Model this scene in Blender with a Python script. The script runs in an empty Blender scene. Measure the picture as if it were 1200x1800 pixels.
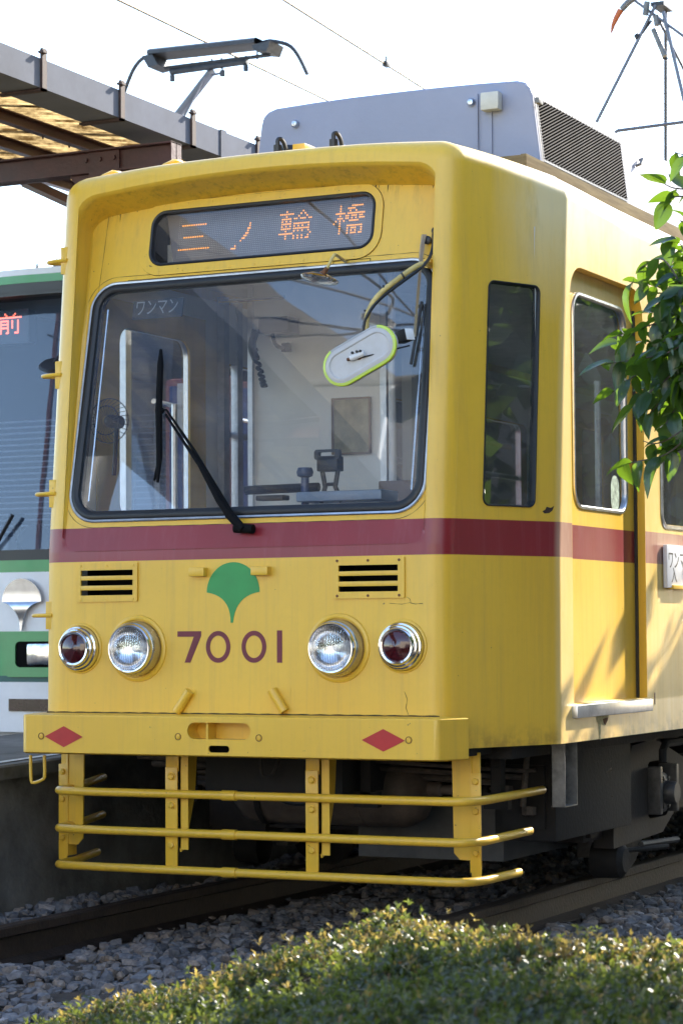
import bpy, bmesh, math, random
import numpy as np
from mathutils import Vector, Matrix, noise
from mathutils.geometry import tessellate_polygon
R = math.radians
random.seed(7); rng = np.random.default_rng(7)
sc = bpy.context.scene
col = sc.collection

# ------------------------------------------------------------------ camera
CAM = dict(F=4128.006, yaw=0.455127768, pitch=0.0509528352, roll=-0.00606271926, pos=(4.27331143, -7.81166312, 1.07886316))
def cam_axes():
    y, p, r = CAM['yaw'], CAM['pitch'], CAM['roll']
    f = Vector((-math.sin(y)*math.cos(p), math.cos(y)*math.cos(p), math.sin(p)))
    r0 = Vector((math.cos(y), math.sin(y), 0)); u0 = r0.cross(f)
    return math.cos(r)*r0 + math.sin(r)*u0, -math.sin(r)*r0 + math.cos(r)*u0, f
RX, UX, FX = cam_axes(); CP = Vector(CAM['pos'])
cd = bpy.data.cameras.new('camera'); cam = bpy.data.objects.new('camera', cd); col.objects.link(cam)
cam.matrix_world = Matrix(((RX.x, UX.x, -FX.x, CP.x), (RX.y, UX.y, -FX.y, CP.y), (RX.z, UX.z, -FX.z, CP.z), (0, 0, 0, 1)))
cd.sensor_fit = 'HORIZONTAL'; cd.sensor_width = 36; cd.lens = 36*CAM['F']/1200
cd.clip_end = 2000; cd.clip_start = 0.1
cd.dof.use_dof = True; cd.dof.focus_distance = 9.1; cd.dof.aperture_fstop = 10.0
sc.camera = cam

# ------------------------------------------------------------------ light
SUN_AZ, SUN_EL = R(17), R(31)      # azimuth from +Y towards +X
w = bpy.data.worlds.new('World'); sc.world = w; w.use_nodes = True
nt = w.node_tree; bg = nt.nodes['Background']
sky = nt.nodes.new('ShaderNodeTexSky'); sky.sky_type = 'NISHITA'; sky.sun_disc = False
sky.sun_elevation = SUN_EL; sky.sun_rotation = SUN_AZ; sky.air_density = 1.0; sky.dust_density = 0.6; sky.ozone_density = 1.0
nt.links.new(sky.outputs[0], bg.inputs[0]); bg.inputs[1].default_value = 0.13
sd = bpy.data.lights.new('sun', 'SUN'); sd.energy = 3.3; sd.angle = R(0.53); sd.color = (1, 0.93, 0.82)
so = bpy.data.objects.new('sun', sd); col.objects.link(so)
SD = Vector((math.sin(SUN_AZ)*math.cos(SUN_EL), math.cos(SUN_AZ)*math.cos(SUN_EL), math.sin(SUN_EL)))
so.rotation_euler = SD.to_track_quat('Z', 'Y').to_euler(); so.location = SD*60
sc.view_settings.view_transform = 'Standard'; sc.view_settings.look = 'None'
sc.view_settings.exposure = 2.22; sc.view_settings.gamma = 1; sc.view_settings.use_curve_mapping = False

# ------------------------------------------------------------------ points of the place, read off the photograph at a known plane
def ray(px, py): return (FX + RX*((px-600)/CAM['F']) - UX*((py-900)/CAM['F']))
def PY(px, py, y): d = ray(px, py); return CP + d*((y-CP.y)/d.y)
def PX(px, py, x): d = ray(px, py); return CP + d*((x-CP.x)/d.x)
def PZ(px, py, z): d = ray(px, py); return CP + d*((z-CP.z)/d.z)
ZK = 1.40
def yF(z): return .012*(z-.65) if z < ZK else .009+.09*(z-ZK)
def yP(z): return .009+.19*(z-ZK)
def PP(px, py, off=0.0):
    d = ray(px, py); a = .009-.19*ZK+off
    return CP + d*((a+.19*CP.z-CP.y)/(d.y-.19*d.z))
def proj(p):
    d = Vector(p)-CP; z = d.dot(FX); return 600+CAM['F']*d.dot(RX)/z, 900-CAM['F']*d.dot(UX)/z

# ------------------------------------------------------------------ materials
MATS = {}
def mat(name, color, rough=.5, metal=0, noise_amt=.12, noise_scale=8, bump=0, bscale=60, emit=None, spec=.5, coat=0, dirt=None, stretch=(1, 1, 1), coatr=.08):
    if name in MATS: return MATS[name]
    m = bpy.data.materials.new(name); MATS[name] = m; m.use_nodes = True
    n = m.node_tree; b = n.nodes['Principled BSDF']; L = n.links.new
    b.inputs['Roughness'].default_value = rough; b.inputs['Metallic'].default_value = metal
    b.inputs['Specular IOR Level'].default_value = spec
    b.inputs['Coat Weight'].default_value = coat; b.inputs['Coat Roughness'].default_value = coatr
    tc = n.nodes.new('ShaderNodeTexCoord'); mp = n.nodes.new('ShaderNodeMapping'); L(tc.outputs['Object'], mp.inputs[0])
    mp.inputs['Scale'].default_value = stretch
    nz = n.nodes.new('ShaderNodeTexNoise'); nz.inputs['Scale'].default_value = noise_scale; nz.inputs['Detail'].default_value = 6
    nz.inputs['Roughness'].default_value = .65; L(mp.outputs[0], nz.inputs[0])
    cr = n.nodes.new('ShaderNodeValToRGB'); L(nz.outputs[0], cr.inputs[0])
    cr.color_ramp.elements[0].position = .3; cr.color_ramp.elements[1].position = .7
    d = dirt or tuple(c*(1-noise_amt*1.6) for c in color)
    cr.color_ramp.elements[0].color = (*d, 1); cr.color_ramp.elements[1].color = (*[min(1, c*(1+noise_amt*.5)) for c in color], 1)
    L(cr.outputs[0], b.inputs['Base Color'])
    rr = n.nodes.new('ShaderNodeMapRange'); L(nz.outputs[0], rr.inputs[0]); rr.inputs[3].default_value = max(0, rough-.08); rr.inputs[4].default_value = min(1, rough+.1)
    L(rr.outputs[0], b.inputs['Roughness'])
    if bump:
        n2 = n.nodes.new('ShaderNodeTexNoise'); n2.inputs['Scale'].default_value = bscale; n2.inputs['Detail'].default_value = 5; L(mp.outputs[0], n2.inputs[0])
        bp = n.nodes.new('ShaderNodeBump'); bp.inputs['Strength'].default_value = bump; bp.inputs['Distance'].default_value = .01
        L(n2.outputs[0], bp.inputs['Height']); L(bp.outputs[0], b.inputs['Normal'])
    if emit:
        b.inputs['Emission Color'].default_value = (*color, 1); b.inputs['Emission Strength'].default_value = emit
    return m

def paint_mat(name, base, stripe=True, zrefs=True):
    """old enamel with a maroon belt stripe, rain streaks, grime, rust runs under the brow"""
    m = bpy.data.materials.new(name); MATS[name] = m; m.use_nodes = True
    n = m.node_tree; b = n.nodes['Principled BSDF']; L = n.links.new; N = n.nodes.new
    tc = N('ShaderNodeTexCoord'); sx = N('ShaderNodeSeparateXYZ'); L(tc.outputs['Object'], sx.inputs[0])
    def math_(op, a, bb=None, c=None):
        k = N('ShaderNodeMath'); k.operation = op
        for i, v in enumerate((a, bb, c)):
            if v is None: continue
            if isinstance(v, (int, float)): k.inputs[i].default_value = v
            else: L(v, k.inputs[i])
        return k.outputs[0]
    def noise_(scale, stretch=(1, 1, 1), detail=6, rough=.6):
        mp = N('ShaderNodeMapping'); mp.inputs['Scale'].default_value = stretch; L(tc.outputs['Object'], mp.inputs[0])
        z = N('ShaderNodeTexNoise'); z.inputs['Scale'].default_value = scale; z.inputs['Detail'].default_value = detail
        z.inputs['Roughness'].default_value = rough; L(mp.outputs[0], z.inputs[0]); return z.outputs[0]
    def ramp(v, a, bb):
        k = N('ShaderNodeMapRange'); L(v, k.inputs[0]); k.inputs[1].default_value = a; k.inputs[2].default_value = bb; return k.outputs[0]
    def mix(f, a, bb, blend='MIX'):
        k = N('ShaderNodeMix'); k.data_type = 'RGBA'; k.blend_type = blend
        if isinstance(f, (int, float)): k.inputs[0].default_value = f
        else: L(f, k.inputs[0])
        for i, v in ((6, a), (7, bb)):
            if isinstance(v, tuple): k.inputs[i].default_value = (*v, 1)
            else: L(v, k.inputs[i])
        return k.outputs[2]
    big = noise_(1.6, detail=3); fine = noise_(40)
    c = mix(ramp(big, .35, .7), base, tuple(x*y for x, y in zip(base, (.93, .90, .82))))
    c = mix(math_('MULTIPLY', ramp(fine, .45, .75), .18), c, tuple(x*.8 for x in base))
    streak = noise_(6, (4.5, 4.5, .18), detail=7, rough=.7)
    c = mix(math_('MULTIPLY', ramp(streak, .50, .75), .26), c, (.40, .24, .07))
    fstr = noise_(26, (3, 3, .10), detail=4, rough=.6); c = mix(math_('MULTIPLY', ramp(fstr, .55, .75), .12), c, (.30, .19, .07))
    if stripe:
        z = sx.outputs[2]
        inb = math_('MULTIPLY', math_('GREATER_THAN', z, 1.358), math_('LESS_THAN', z, 1.491))
        red = mix(ramp(big, .3, .75), (.20, .009, .014), (.27, .012, .020))
        red = mix(math_('MULTIPLY', ramp(streak, .5, .8), .35), red, (.33, .08, .10))
        c = mix(inb, c, red)
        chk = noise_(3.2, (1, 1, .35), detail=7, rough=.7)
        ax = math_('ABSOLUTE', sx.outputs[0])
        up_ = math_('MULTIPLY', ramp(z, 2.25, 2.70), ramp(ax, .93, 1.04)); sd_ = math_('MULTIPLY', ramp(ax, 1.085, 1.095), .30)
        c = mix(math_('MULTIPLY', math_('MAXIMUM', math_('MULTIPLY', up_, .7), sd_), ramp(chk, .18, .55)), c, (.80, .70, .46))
        brn = noise_(7, (1, 1, .25), detail=6, rough=.7); c = mix(math_('MULTIPLY', math_('MULTIPLY', ramp(brn, .55, .75), up_), .45), c, (.34, .24, .12))
        # grime runs below the brow seam and rust near the skirt
        run = noise_(9, (3, 3, .25), detail=8, rough=.75)
        near = math_('MULTIPLY', ramp(z, 2.62, 2.82), ramp(z, 2.90, 2.86))
        near = math_('MULTIPLY', near, math_('MULTIPLY', math_('LESS_THAN', math_('ABSOLUTE', sx.outputs[0]), .795), math_('GREATER_THAN', math_('SUBTRACT', sx.outputs[1], math_('MULTIPLY', z, .09)), -.104)))
        c = mix(math_('MULTIPLY', math_('MULTIPLY', ramp(run, .5, .66), near), .42), c, (.16, .08, .02))
        low = ramp(z, .74, .66)
        c = mix(math_('MULTIPLY', math_('MULTIPLY', ramp(noise_(14), .42, .62), low), .45), c, (.13, .06, .02))
    spk = noise_(38, detail=3, rough=.7)
    c = mix(math_('MULTIPLY', ramp(spk, .735 if stripe else .70, .75 if stripe else .72), .85), c, (.07, .035, .02))
    L(c, b.inputs['Base Color'])
    L(math_('ADD', math_('MULTIPLY', ramp(streak, .3, .8), .22), .30), b.inputs['Roughness'])
    b.inputs['Coat Weight'].default_value = .32; b.inputs['Coat Roughness'].default_value = .26
    wv = noise_(2.2, (1, 1, .5), detail=2)
    bp = N('ShaderNodeBump'); bp.inputs['Strength'].default_value = .35; bp.inputs['Distance'].default_value = .02; L(wv, bp.inputs['Height'])
    bp2 = N('ShaderNodeBump'); bp2.inputs['Strength'].default_value = .12; bp2.inputs['Distance'].default_value = .002; L(noise_(120), bp2.inputs['Height'])
    L(bp.outputs[0], bp2.inputs['Normal']); L(bp2.outputs[0], b.inputs['Normal'])
    return m

def glass_mat(name, tint=(.9, .93, .93), rough=0.0, ior=1.5, dust_haze=.04, dcol=(.5, .52, .55), refl=2.0, wav=.05):
    m = bpy.data.materials.new(name); MATS[name] = m; m.use_nodes = True
    n = m.node_tree; n.nodes.clear(); N = n.nodes.new; L = n.links.new
    out = N('ShaderNodeOutputMaterial'); tr = N('ShaderNodeBsdfTransparent'); tr.inputs[0].default_value = (*tint, 1)
    gl = N('ShaderNodeBsdfGlossy'); gl.inputs['Roughness'].default_value = rough
    fr = N('ShaderNodeFresnel'); fr.inputs[0].default_value = ior
    m2 = N('ShaderNodeMath'); m2.operation = 'MULTIPLY'; m2.inputs[1].default_value = refl; m2.use_clamp = True; L(fr.outputs[0], m2.inputs[0])
    mx = N('ShaderNodeMixShader'); L(m2.outputs[0], mx.inputs[0]); L(tr.outputs[0], mx.inputs[1]); L(gl.outputs[0], mx.inputs[2])
    df = N('ShaderNodeBsdfDiffuse'); df.inputs[0].default_value = (*dcol, 1)
    tc = N('ShaderNodeTexCoord'); nz = N('ShaderNodeTexNoise'); nz.inputs['Scale'].default_value = 3; nz.inputs['Detail'].default_value = 8; L(tc.outputs['Object'], nz.inputs[0])
    mr = N('ShaderNodeMapRange'); L(nz.outputs[0], mr.inputs[0]); mr.inputs[1].default_value = .3; mr.inputs[2].default_value = .8
    mr.inputs[3].default_value = dust_haze*.5; mr.inputs[4].default_value = dust_haze*1.8
    m3 = N('ShaderNodeMixShader'); L(mr.outputs[0], m3.inputs[0]); L(mx.outputs[0], m3.inputs[1]); L(df.outputs[0], m3.inputs[2])
    wv = N('ShaderNodeTexNoise'); wv.inputs['Scale'].default_value = 2.5; wv.inputs['Detail'].default_value = 1; L(tc.outputs['Object'], wv.inputs[0])
    bp = N('ShaderNodeBump'); bp.inputs['Strength'].default_value = wav; bp.inputs['Distance'].default_value = .02; L(wv.outputs[0], bp.inputs['Height'])
    L(bp.outputs[0], gl.inputs['Normal'])
    L(m3.outputs[0], out.inputs[0]); return m

def leaf_mat(name, c1, c2, ctrans, rough=.35, tr=.45, nscale=5):
    m = bpy.data.materials.new(name); MATS[name] = m; m.use_nodes = True
    n = m.node_tree; N = n.nodes.new; L = n.links.new; b = n.nodes['Principled BSDF']; out = n.nodes['Material Output']
    geo = N('ShaderNodeNewGeometry'); oi = N('ShaderNodeObjectInfo')
    ad = N('ShaderNodeMath'); ad.operation = 'ADD'; L(geo.outputs['Random Per Island'], ad.inputs[0]); L(oi.outputs['Random'], ad.inputs[1])
    fr = N('ShaderNodeMath'); fr.operation = 'FRACT'; L(ad.outputs[0], fr.inputs[0])
    cr = N('ShaderNodeValToRGB'); L(fr.outputs[0], cr.inputs[0])
    cr.color_ramp.elements[0].color = (*c1, 1); cr.color_ramp.elements[1].color = (*c2, 1)
    L(cr.outputs[0], b.inputs['Base Color']); b.inputs['Roughness'].default_value = rough; b.inputs['Specular IOR Level'].default_value = .6
    t = N('ShaderNodeBsdfTranslucent'); t.inputs[0].default_value = (*ctrans, 1)
    ms = N('ShaderNodeMixShader'); ms.inputs[0].default_value = tr; L(b.outputs[0], ms.inputs[1]); L(t.outputs[0], ms.inputs[2]); L(ms.outputs[0], out.inputs[0])
    return m

YEL = (.80, .488, .040)
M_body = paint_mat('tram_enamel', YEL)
M_yel = paint_mat('yellow_enamel', YEL, stripe=False)
M_maroon = mat('maroon_paint', (.17, .014, .028), .4, noise_amt=.2)
M_green = mat('emblem_green', (.03, .30, .07), .4, noise_amt=.08)
M_red = mat('red_vinyl', (.48, .02, .02), .4, noise_amt=.12)
M_rubber = mat('black_rubber', (.012, .014, .018), .45, noise_amt=.3, noise_scale=20)
M_black = mat('black_plastic', (.015, .015, .017), .4, noise_amt=.2)
M_dark = mat('dark_void', (.01, .01, .01), .95, spec=0)
M_chrome = mat('chrome', (.78, .78, .8), .09, 1, noise_amt=.08)
M_alu = mat('aluminium', (.62, .64, .68), .32, 1, noise_amt=.15, noise_scale=20)
M_acw = mat('ac_grey_paint', (.26, .285, .39), .5, noise_amt=.06, noise_scale=3, bump=.08)
M_glass = glass_mat('windscreen_glass', tint=(.97, .98, .98), dust_haze=.10, dcol=(.36, .42, .54), refl=3.2)  # blue film colour adds reflected sky haze to the dust
M_glass2 = glass_mat('side_window_glass', tint=(.80, .82, .84), dust_haze=.06, refl=2.8)
M_under = mat('underframe_grime', (.014, .012, .011), .8, noise_amt=.35, noise_scale=14, bump=.2)
M_tank = mat('tank_brown', (.13, .10, .08), .6, noise_amt=.3, noise_scale=10, bump=.2)
M_axle = mat('axle_box_metal', (.11, .105, .1), .5, .5, noise_amt=.35, noise_scale=16)
M_galv = mat('galvanised', (.20, .195, .185), .5, .3, noise_amt=.35, noise_scale=18)
M_cream = mat('cream_laminate', (.85, .83, .77), .5, noise_amt=.06, noise_scale=4)
M_panel = mat('grey_laminate', (.86, .85, .81), .45, noise_amt=.06, noise_scale=3)
M_ceil = mat('interior_ceiling', (.72, .70, .62), .5, noise_amt=.15)
M_floor = mat('interior_floor', (.42, .38, .33), .7)
M_blue = mat('seat_moquette', (.05, .09, .25), .8, noise_amt=.2, noise_scale=40)
M_white = mat('white_paint', (.78, .78, .78), .4, noise_amt=.05)
M_mirw = mat('mirror_back_white', (.56, .56, .58), .42, noise_amt=.08, noise_scale=6, dirt=(.46, .44, .41))
M_lime = mat('lime_reflective_tape', (.62, .85, .02), .4, noise_amt=.1)
M_lime.node_tree.nodes['Principled BSDF'].inputs['Specular IOR Level'].default_value = .8
M_lens = mat('lamp_reflector', (.75, .76, .78), .14, 1, noise_amt=.3, noise_scale=14)
M_redlens = mat('red_lens', (.055, .004, .007), .12, noise_amt=.2, coat=.8)
M_rust = mat('rusty_bolt', (.20, .08, .03), .8, noise_amt=.4, noise_scale=50)

# ------------------------------------------------------------------ mesh helpers
class B:
    def __init__(s): s.v = []; s.f = []
    def add(s, vs, fs):
        o = len(s.v); s.v += [Vector(v) for v in vs]; s.f += [tuple(i+o for i in f) for f in fs]; return s
    def box(s, a, b, bev=0.0, M=None):
        x0, y0, z0 = a; x1, y1, z1 = b
        if x0 > x1: x0, x1 = x1, x0
        if y0 > y1: y0, y1 = y1, y0
        if z0 > z1: z0, z1 = z1, z0
        if bev:
            bm = bmesh.new(); bmesh.ops.create_cube(bm, size=1)
            for v in bm.verts: v.co = Vector(((x0+x1)/2+v.co.x*(x1-x0), (y0+y1)/2+v.co.y*(y1-y0), (z0+z1)/2+v.co.z*(z1-z0)))
            bmesh.ops.bevel(bm, geom=bm.edges[:], offset=bev, segments=2, affect='EDGES', profile=.6)
            bm.verts.index_update(); vs = [v.co.copy() for v in bm.verts]; fs = [[v.index for v in f.verts] for f in bm.faces]; bm.free()
        else:
            vs = [Vector(p) for p in ((x0, y0, z0), (x1, y0, z0), (x1, y1, z0), (x0, y1, z0), (x0, y0, z1), (x1, y0, z1), (x1, y1, z1), (x0, y1, z1))]
            fs = [(0, 3, 2, 1), (4, 5, 6, 7), (0, 1, 5, 4), (1, 2, 6, 5), (2, 3, 7, 6), (3, 0, 4, 7)]
        if M is not None: vs = [M @ v for v in vs]
        return s.add(vs, fs)
    def tube(s, pts, r, n=10, cap=True):
        pts = [Vector(p) for p in pts]; rs = r if isinstance(r, (list, tuple)) else [r]*len(pts)
        vs = []; fs = []; up = None
        for i, p in enumerate(pts):
            t = (pts[min(i+1, len(pts)-1)]-pts[max(i-1, 0)]).normalized()
            if up is None:
                up = Vector((0, 0, 1)) if abs(t.z) < .9 else Vector((1, 0, 0))
            a = t.cross(up).normalized(); up = a.cross(t).normalized()
            for k in range(n):
                th = 2*math.pi*k/n; vs.append(p+(a*math.cos(th)+up*math.sin(th))*rs[i])
        for i in range(len(pts)-1):
            for k in range(n):
                k2 = (k+1) % n; fs.append((i*n+k, i*n+k2, (i+1)*n+k2, (i+1)*n+k))
        if cap: fs.append(tuple(range(n))[::-1]); fs.append(tuple((len(pts)-1)*n+k for k in range(n)))
        return s.add(vs, fs)
    def lathe(s, prof, c, axis=(0, -1, 0), n=40, cap0=False, cap1=False):
        """prof: list of (radius, distance along axis)"""
        ax = Vector(axis).normalized(); u = ax.orthogonal().normalized(); w_ = ax.cross(u); c = Vector(c); vs = []; fs = []
        for (r, h) in prof:
            for k in range(n):
                th = 2*math.pi*k/n; vs.append(c+ax*h+(u*math.cos(th)+w_*math.sin(th))*r)
        for i in range(len(prof)-1):
            for k in range(n):
                k2 = (k+1) % n; fs.append((i*n+k, i*n+k2, (i+1)*n+k2, (i+1)*n+k))
        if cap0: fs.append(tuple(range(n))[::-1])
        if cap1: fs.append(tuple((len(prof)-1)*n+k for k in range(n)))
        return s.add(vs, fs)
    def plate(s, outer, holes, f, thick=None):
        """polygon with holes in a plane, f maps (u,v)->3D; thick: vector to the back face"""
        def area(P): return sum(P[i][0]*P[(i+1) % len(P)][1]-P[(i+1) % len(P)][0]*P[i][1] for i in range(len(P)))
        if area(outer) < 0: outer = outer[::-1]
        loops = [outer]+[h if area(h) < 0 else h[::-1] for h in holes]
        tris = tessellate_polygon([[Vector((p[0], p[1], 0)) for p in l] for l in loops])
        flat = [p for l in loops for p in l]; fs = []
        for t in tris:
            a, b_, c = (flat[i] for i in t)
            ar = (b_[0]-a[0])*(c[1]-a[1])-(c[0]-a[0])*(b_[1]-a[1])
            if abs(ar) < 1e-10: continue
            fs.append(tuple(t) if ar > 0 else tuple(t)[::-1])
        vs = [Vector(f(*p)) for p in flat]
        if thick is None: return s.add(vs, fs)
        T = Vector(thick); n = len(vs); vs2 = vs+[v+T for v in vs]; fs2 = fs+[tuple(i+n for i in t)[::-1] for t in fs]; o = 0
        for l in loops:
            m = len(l)
            for i in range(m): j = (i+1) % m; fs2.append((o+j, o+i, o+i+n, o+j+n))
            o += m
        return s.add(vs2, fs2)
    def grid(s, rows, closed=False):
        m = len(rows[0]); vs = [p for r in rows for p in r]; fs = []
        for i in range(len(rows)-1):
            for k in range(m if closed else m-1):
                k2 = (k+1) % m; fs.append((i*m+k, i*m+k2, (i+1)*m+k2, (i+1)*m+k))
        return s.add(vs, fs)

def obj(name, b, material, parent=None, smooth=35, merge=False, wn=False):
    me = bpy.data.meshes.new(name); org = Vector(parent.get('_o', (0, 0, 0))) if parent is not None else Vector((0, 0, 0))
    me.from_pydata([tuple(v-org) for v in b.v], [], b.f); me.update()
    if merge:
        bm = bmesh.new(); bm.from_mesh(me); bmesh.ops.remove_doubles(bm, verts=bm.verts, dist=.0006)
        bmesh.ops.recalc_face_normals(bm, faces=bm.faces); bm.to_mesh(me); bm.free()
    if smooth:
        me.polygons.foreach_set('use_smooth', [True]*len(me.polygons)); me.set_sharp_from_angle(angle=R(smooth))
    me.materials.append(material)
    o = bpy.data.objects.new(name, me); col.objects.link(o)
    if parent is not None: o.parent = parent; o['_o'] = tuple(org)
    if wn:
        md = o.modifiers.new('wn', 'WEIGHTED_NORMAL'); md.keep_sharp = True; md.weight = 80
    return o
def thing(name, label, cat, loc=(0, 0, 0), group=None):
    o = bpy.data.objects.new(name, None); col.objects.link(o); o.location = loc; o['_o'] = tuple(loc); o.empty_display_size = .2
    o['label'] = label; o['category'] = cat
    if group: o['group'] = group
    return o
def tag(o, label, cat, group=None):
    o['label'] = label; o['category'] = cat
    if group: o['group'] = group
    return o
def struct(o): o['kind'] = 'structure'; return o
def stuff(o): o['kind'] = 'stuff'; return o

def rp(pts, rad, n=6):
    """rounded polygon; rad: one radius or one per corner"""
    out = []; m = len(pts)
    for i, p in enumerate(pts):
        r = rad[i] if isinstance(rad, (list, tuple)) else rad
        p = Vector(p); a = (Vector(pts[i-1])-p); b_ = (Vector(pts[(i+1) % m])-p); la, lb = a.length, b_.length; a.normalize(); b_.normalize()
        if r < 1e-5: out.append((p.x, p.y)); continue
        ang = a.angle(b_); t = min(r/math.tan(ang/2), la*.49, lb*.49); r = t*math.tan(ang/2)
        c = p+(a+b_).normalized()*(r/math.sin(ang/2)); p0 = p+a*t; p1 = p+b_*t
        a0 = math.atan2(p0.y-c.y, p0.x-c.x); a1 = math.atan2(p1.y-c.y, p1.x-c.x); d = a1-a0
        while d > math.pi: d -= 2*math.pi
        while d < -math.pi: d += 2*math.pi
        for k in range(n+1): th = a0+d*k/n; out.append((c.x+r*math.cos(th), c.y+r*math.sin(th)))
    return out
def rr(x0, x1, z0, z1, r, n=6): return rp([(x0, z0), (x1, z0), (x1, z1), (x0, z1)], r, n)
def ring(outer, inner): return outer, [inner]
def bez(p, q, r_, n=10): return [((1-t)**2*p[0]+2*t*(1-t)*q[0]+t*t*r_[0], (1-t)**2*p[1]+2*t*(1-t)*q[1]+t*t*r_[1]) for t in [i/n for i in range(n+1)]]
def smooth_path(pts, it=2):
    pts = [Vector(p) for p in pts]
    for _ in range(it):
        q = [pts[0]]
        for a, b_ in zip(pts, pts[1:]): q += [a*.75+b_*.25, a*.25+b_*.75]
        q.append(pts[-1]); pts = q
    return pts
def text_mesh(body, fit_w, fit_h, f, thick=None):
    """lettering as flat geometry, scaled into fit_w x fit_h, mapped by f(u,v), u,v from the lower left corner"""
    c = bpy.data.curves.new('t', 'FONT'); c.body = body; c.size = 1; c.resolution_u = 4
    o = bpy.data.objects.new('t', c); col.objects.link(o)
    dg = bpy.context.evaluated_depsgraph_get(); m = bpy.data.meshes.new_from_object(o.evaluated_get(dg))
    xs = [v.co.x for v in m.vertices]; ys = [v.co.y for v in m.vertices]
    sx = fit_w/(max(xs)-min(xs)); sy = fit_h/(max(ys)-min(ys))
    b = B(); b.add([f((v.co.x-min(xs))*sx, (v.co.y-min(ys))*sy) for v in m.vertices], [tuple(p.vertices) for p in m.polygons])
    bpy.data.objects.remove(o); bpy.data.meshes.remove(m); bpy.data.curves.remove(c); return b
LED = {
 '三': """
..............
.###########..
..............
..............
..............
..............
..#########...
..............
..............
..............
..............
##############""",
 'ノ': """
............
..........#.
..........#.
.........##.
.........#..
........##..
.......##...
......##....
.....#......
............
..#.........
###.........""",
 '輪': """
...#.......#....
#######...#.#...
...#.....#...#..
.#####.##.###.##
.#.#.#..........
.#####.########.
.#.#.#.#.#.#..#.
.#####.########.
...#...#.#.#..#.
#######........#
...#...#.#.#..#.
...#...#.#.#.##.""",
 '橋': """
...#.....######.
...#...####.....
...#....#..#....
.#####.#########
...#..##.###.##.
..###.##.#.#.###
.#.#.#..#####...
#..#............
...#...########.
...#...#.###..#.
...#...#.#.#..#.
...#...#.###.##.""",
 '前': """
....#......#....
.....#....#.....
################
................
.######..#...#..
.#....#..#...#..
.######..#...#..
.#....#..#...#..
.######..#...#..
.#....#......#..
.#....#......#..
.#...##....###.."""}
def led_dots(ch, x0, x1, z0, z1, f, r):
    rows = LED[ch].strip('\n').split('\n'); nr = len(rows); nc = max(len(q) for q in rows); b = B()
    for i, q in enumerate(rows):
        for j, c in enumerate(q):
            if c == '#':
                x = x0+(j+.5)/nc*(x1-x0); z = z1-(i+.5)/nr*(z1-z0)
                b.add([f(x+r*math.cos(t), z+r*math.sin(t)) for t in [k*math.pi/4 for k in range(8)]], [tuple(range(8))])
    return b
def ginkgo(cx, cz, r, h):
    top = [(cx+r*math.cos(t), cz+r*math.sin(t)) for t in [math.pi*k/24 for k in range(25)]]
    left = bez((cx-r, cz), (cx-.08*r, cz-.12*h), (cx-.01, cz-h), 10)[1:]
    right = bez((cx+.0, cz-h), (cx+.08*r, cz-.12*h), (cx+r, cz), 10)[:-1]
    return top+left+right

# ================================================================== YELLOW TRAM
tram = thing('tram', 'old yellow tram with maroon stripe and ginkgo emblem facing the camera', 'tram')
LEN = 11.4
WH = 1.1; YC = .545
Rarc = .10; TH = math.atan2(YC, WH-.85); TT = Rarc*math.tan(TH/2)
def H(x): return 2.943-.040*(x/1.1)**2-.050*(x/1.1)**8
# plan contour of the right half, from the front centre to the back: (x, y0, inward normal, roof radius)
arc = []
ca = (.85-TT, Rarc)
for k in range(0, 9):
    t = TH*k/8; arc.append((ca[0]+Rarc*math.sin(t), ca[1]-Rarc*math.cos(t), (-math.sin(t), math.cos(t))))
angp0 = arc[-1]
nA = (-math.sin(TH), math.cos(TH))
R2 = .05; T2 = R2*math.tan((math.pi/2-TH)/2)
cend = (WH-math.cos(TH)*T2, YC-math.sin(TH)*T2)
angN = 8
ang = [(angp0[0]+(cend[0]-angp0[0])*k/angN, angp0[1]+(cend[1]-angp0[1])*k/angN, nA) for k in range(1, angN+1)]
corner = []
cc = (WH-R2, YC+T2)
for k in range(1, 4):
    t = TH+(math.pi/2-TH)*k/3; corner.append((cc[0]+R2*math.sin(t), cc[1]-R2*math.cos(t), (-math.sin(t), math.cos(t))))
front = [(x, 0, (0, 1)) for x in (0, .15, .3, .45, .55, .62, .68, .73)]
sideL = [(WH, y, (-1, 0)) for y in (.62, .75, .95, 1.3, 2, 3, 4.5, 6.5, 9, LEN)]
CON = front+arc+ang+corner+sideL
def rad_at(x, y0):
    def ss(a, b_, v): t = max(0, min(1, (v-a)/(b_-a))); return t*t*(3-2*t)
    if y0 < .001: return .050+.030*ss(.40, .78, x)
    return .08+.025*ss(0, .45, y0)+.035*ss(.5, 1.6, y0)
def shell_pt(i, z): x, y0, n = CON[i]; return (x, y0+yF(z) if i < len(CON)-1 else y0, z)
def wall_top(i): x, y0, n = CON[i]; return H(x)-rad_at(x, y0)
sh = B()
def mir(rows): return [[Vector((-p[0], p[1], p[2])) for p in r[::-1]] for r in rows]
iA, iB, iC = len(front), len(front)+len(arc)-1, len(front)+len(arc)-1+angN  # arc start, arc end, angled panel end
iS = iC+len(corner)
# corner arcs and small rear corner, as lofted strips
def strip(i0, i1, zs=(.65, 1.396)):
    rows = [[Vector(shell_pt(i, z)) for i in range(i0, i1+1)] for z in zs]
    for f in (.0, .33, .66, 1.0): rows.append([Vector(shell_pt(i, 1.40+(wall_top(i)-1.40)*f)) for i in range(i0, i1+1)])
    sh.grid(rows); sh.grid(mir(rows))
strip(iA, iB); strip(iC, iS)
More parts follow.
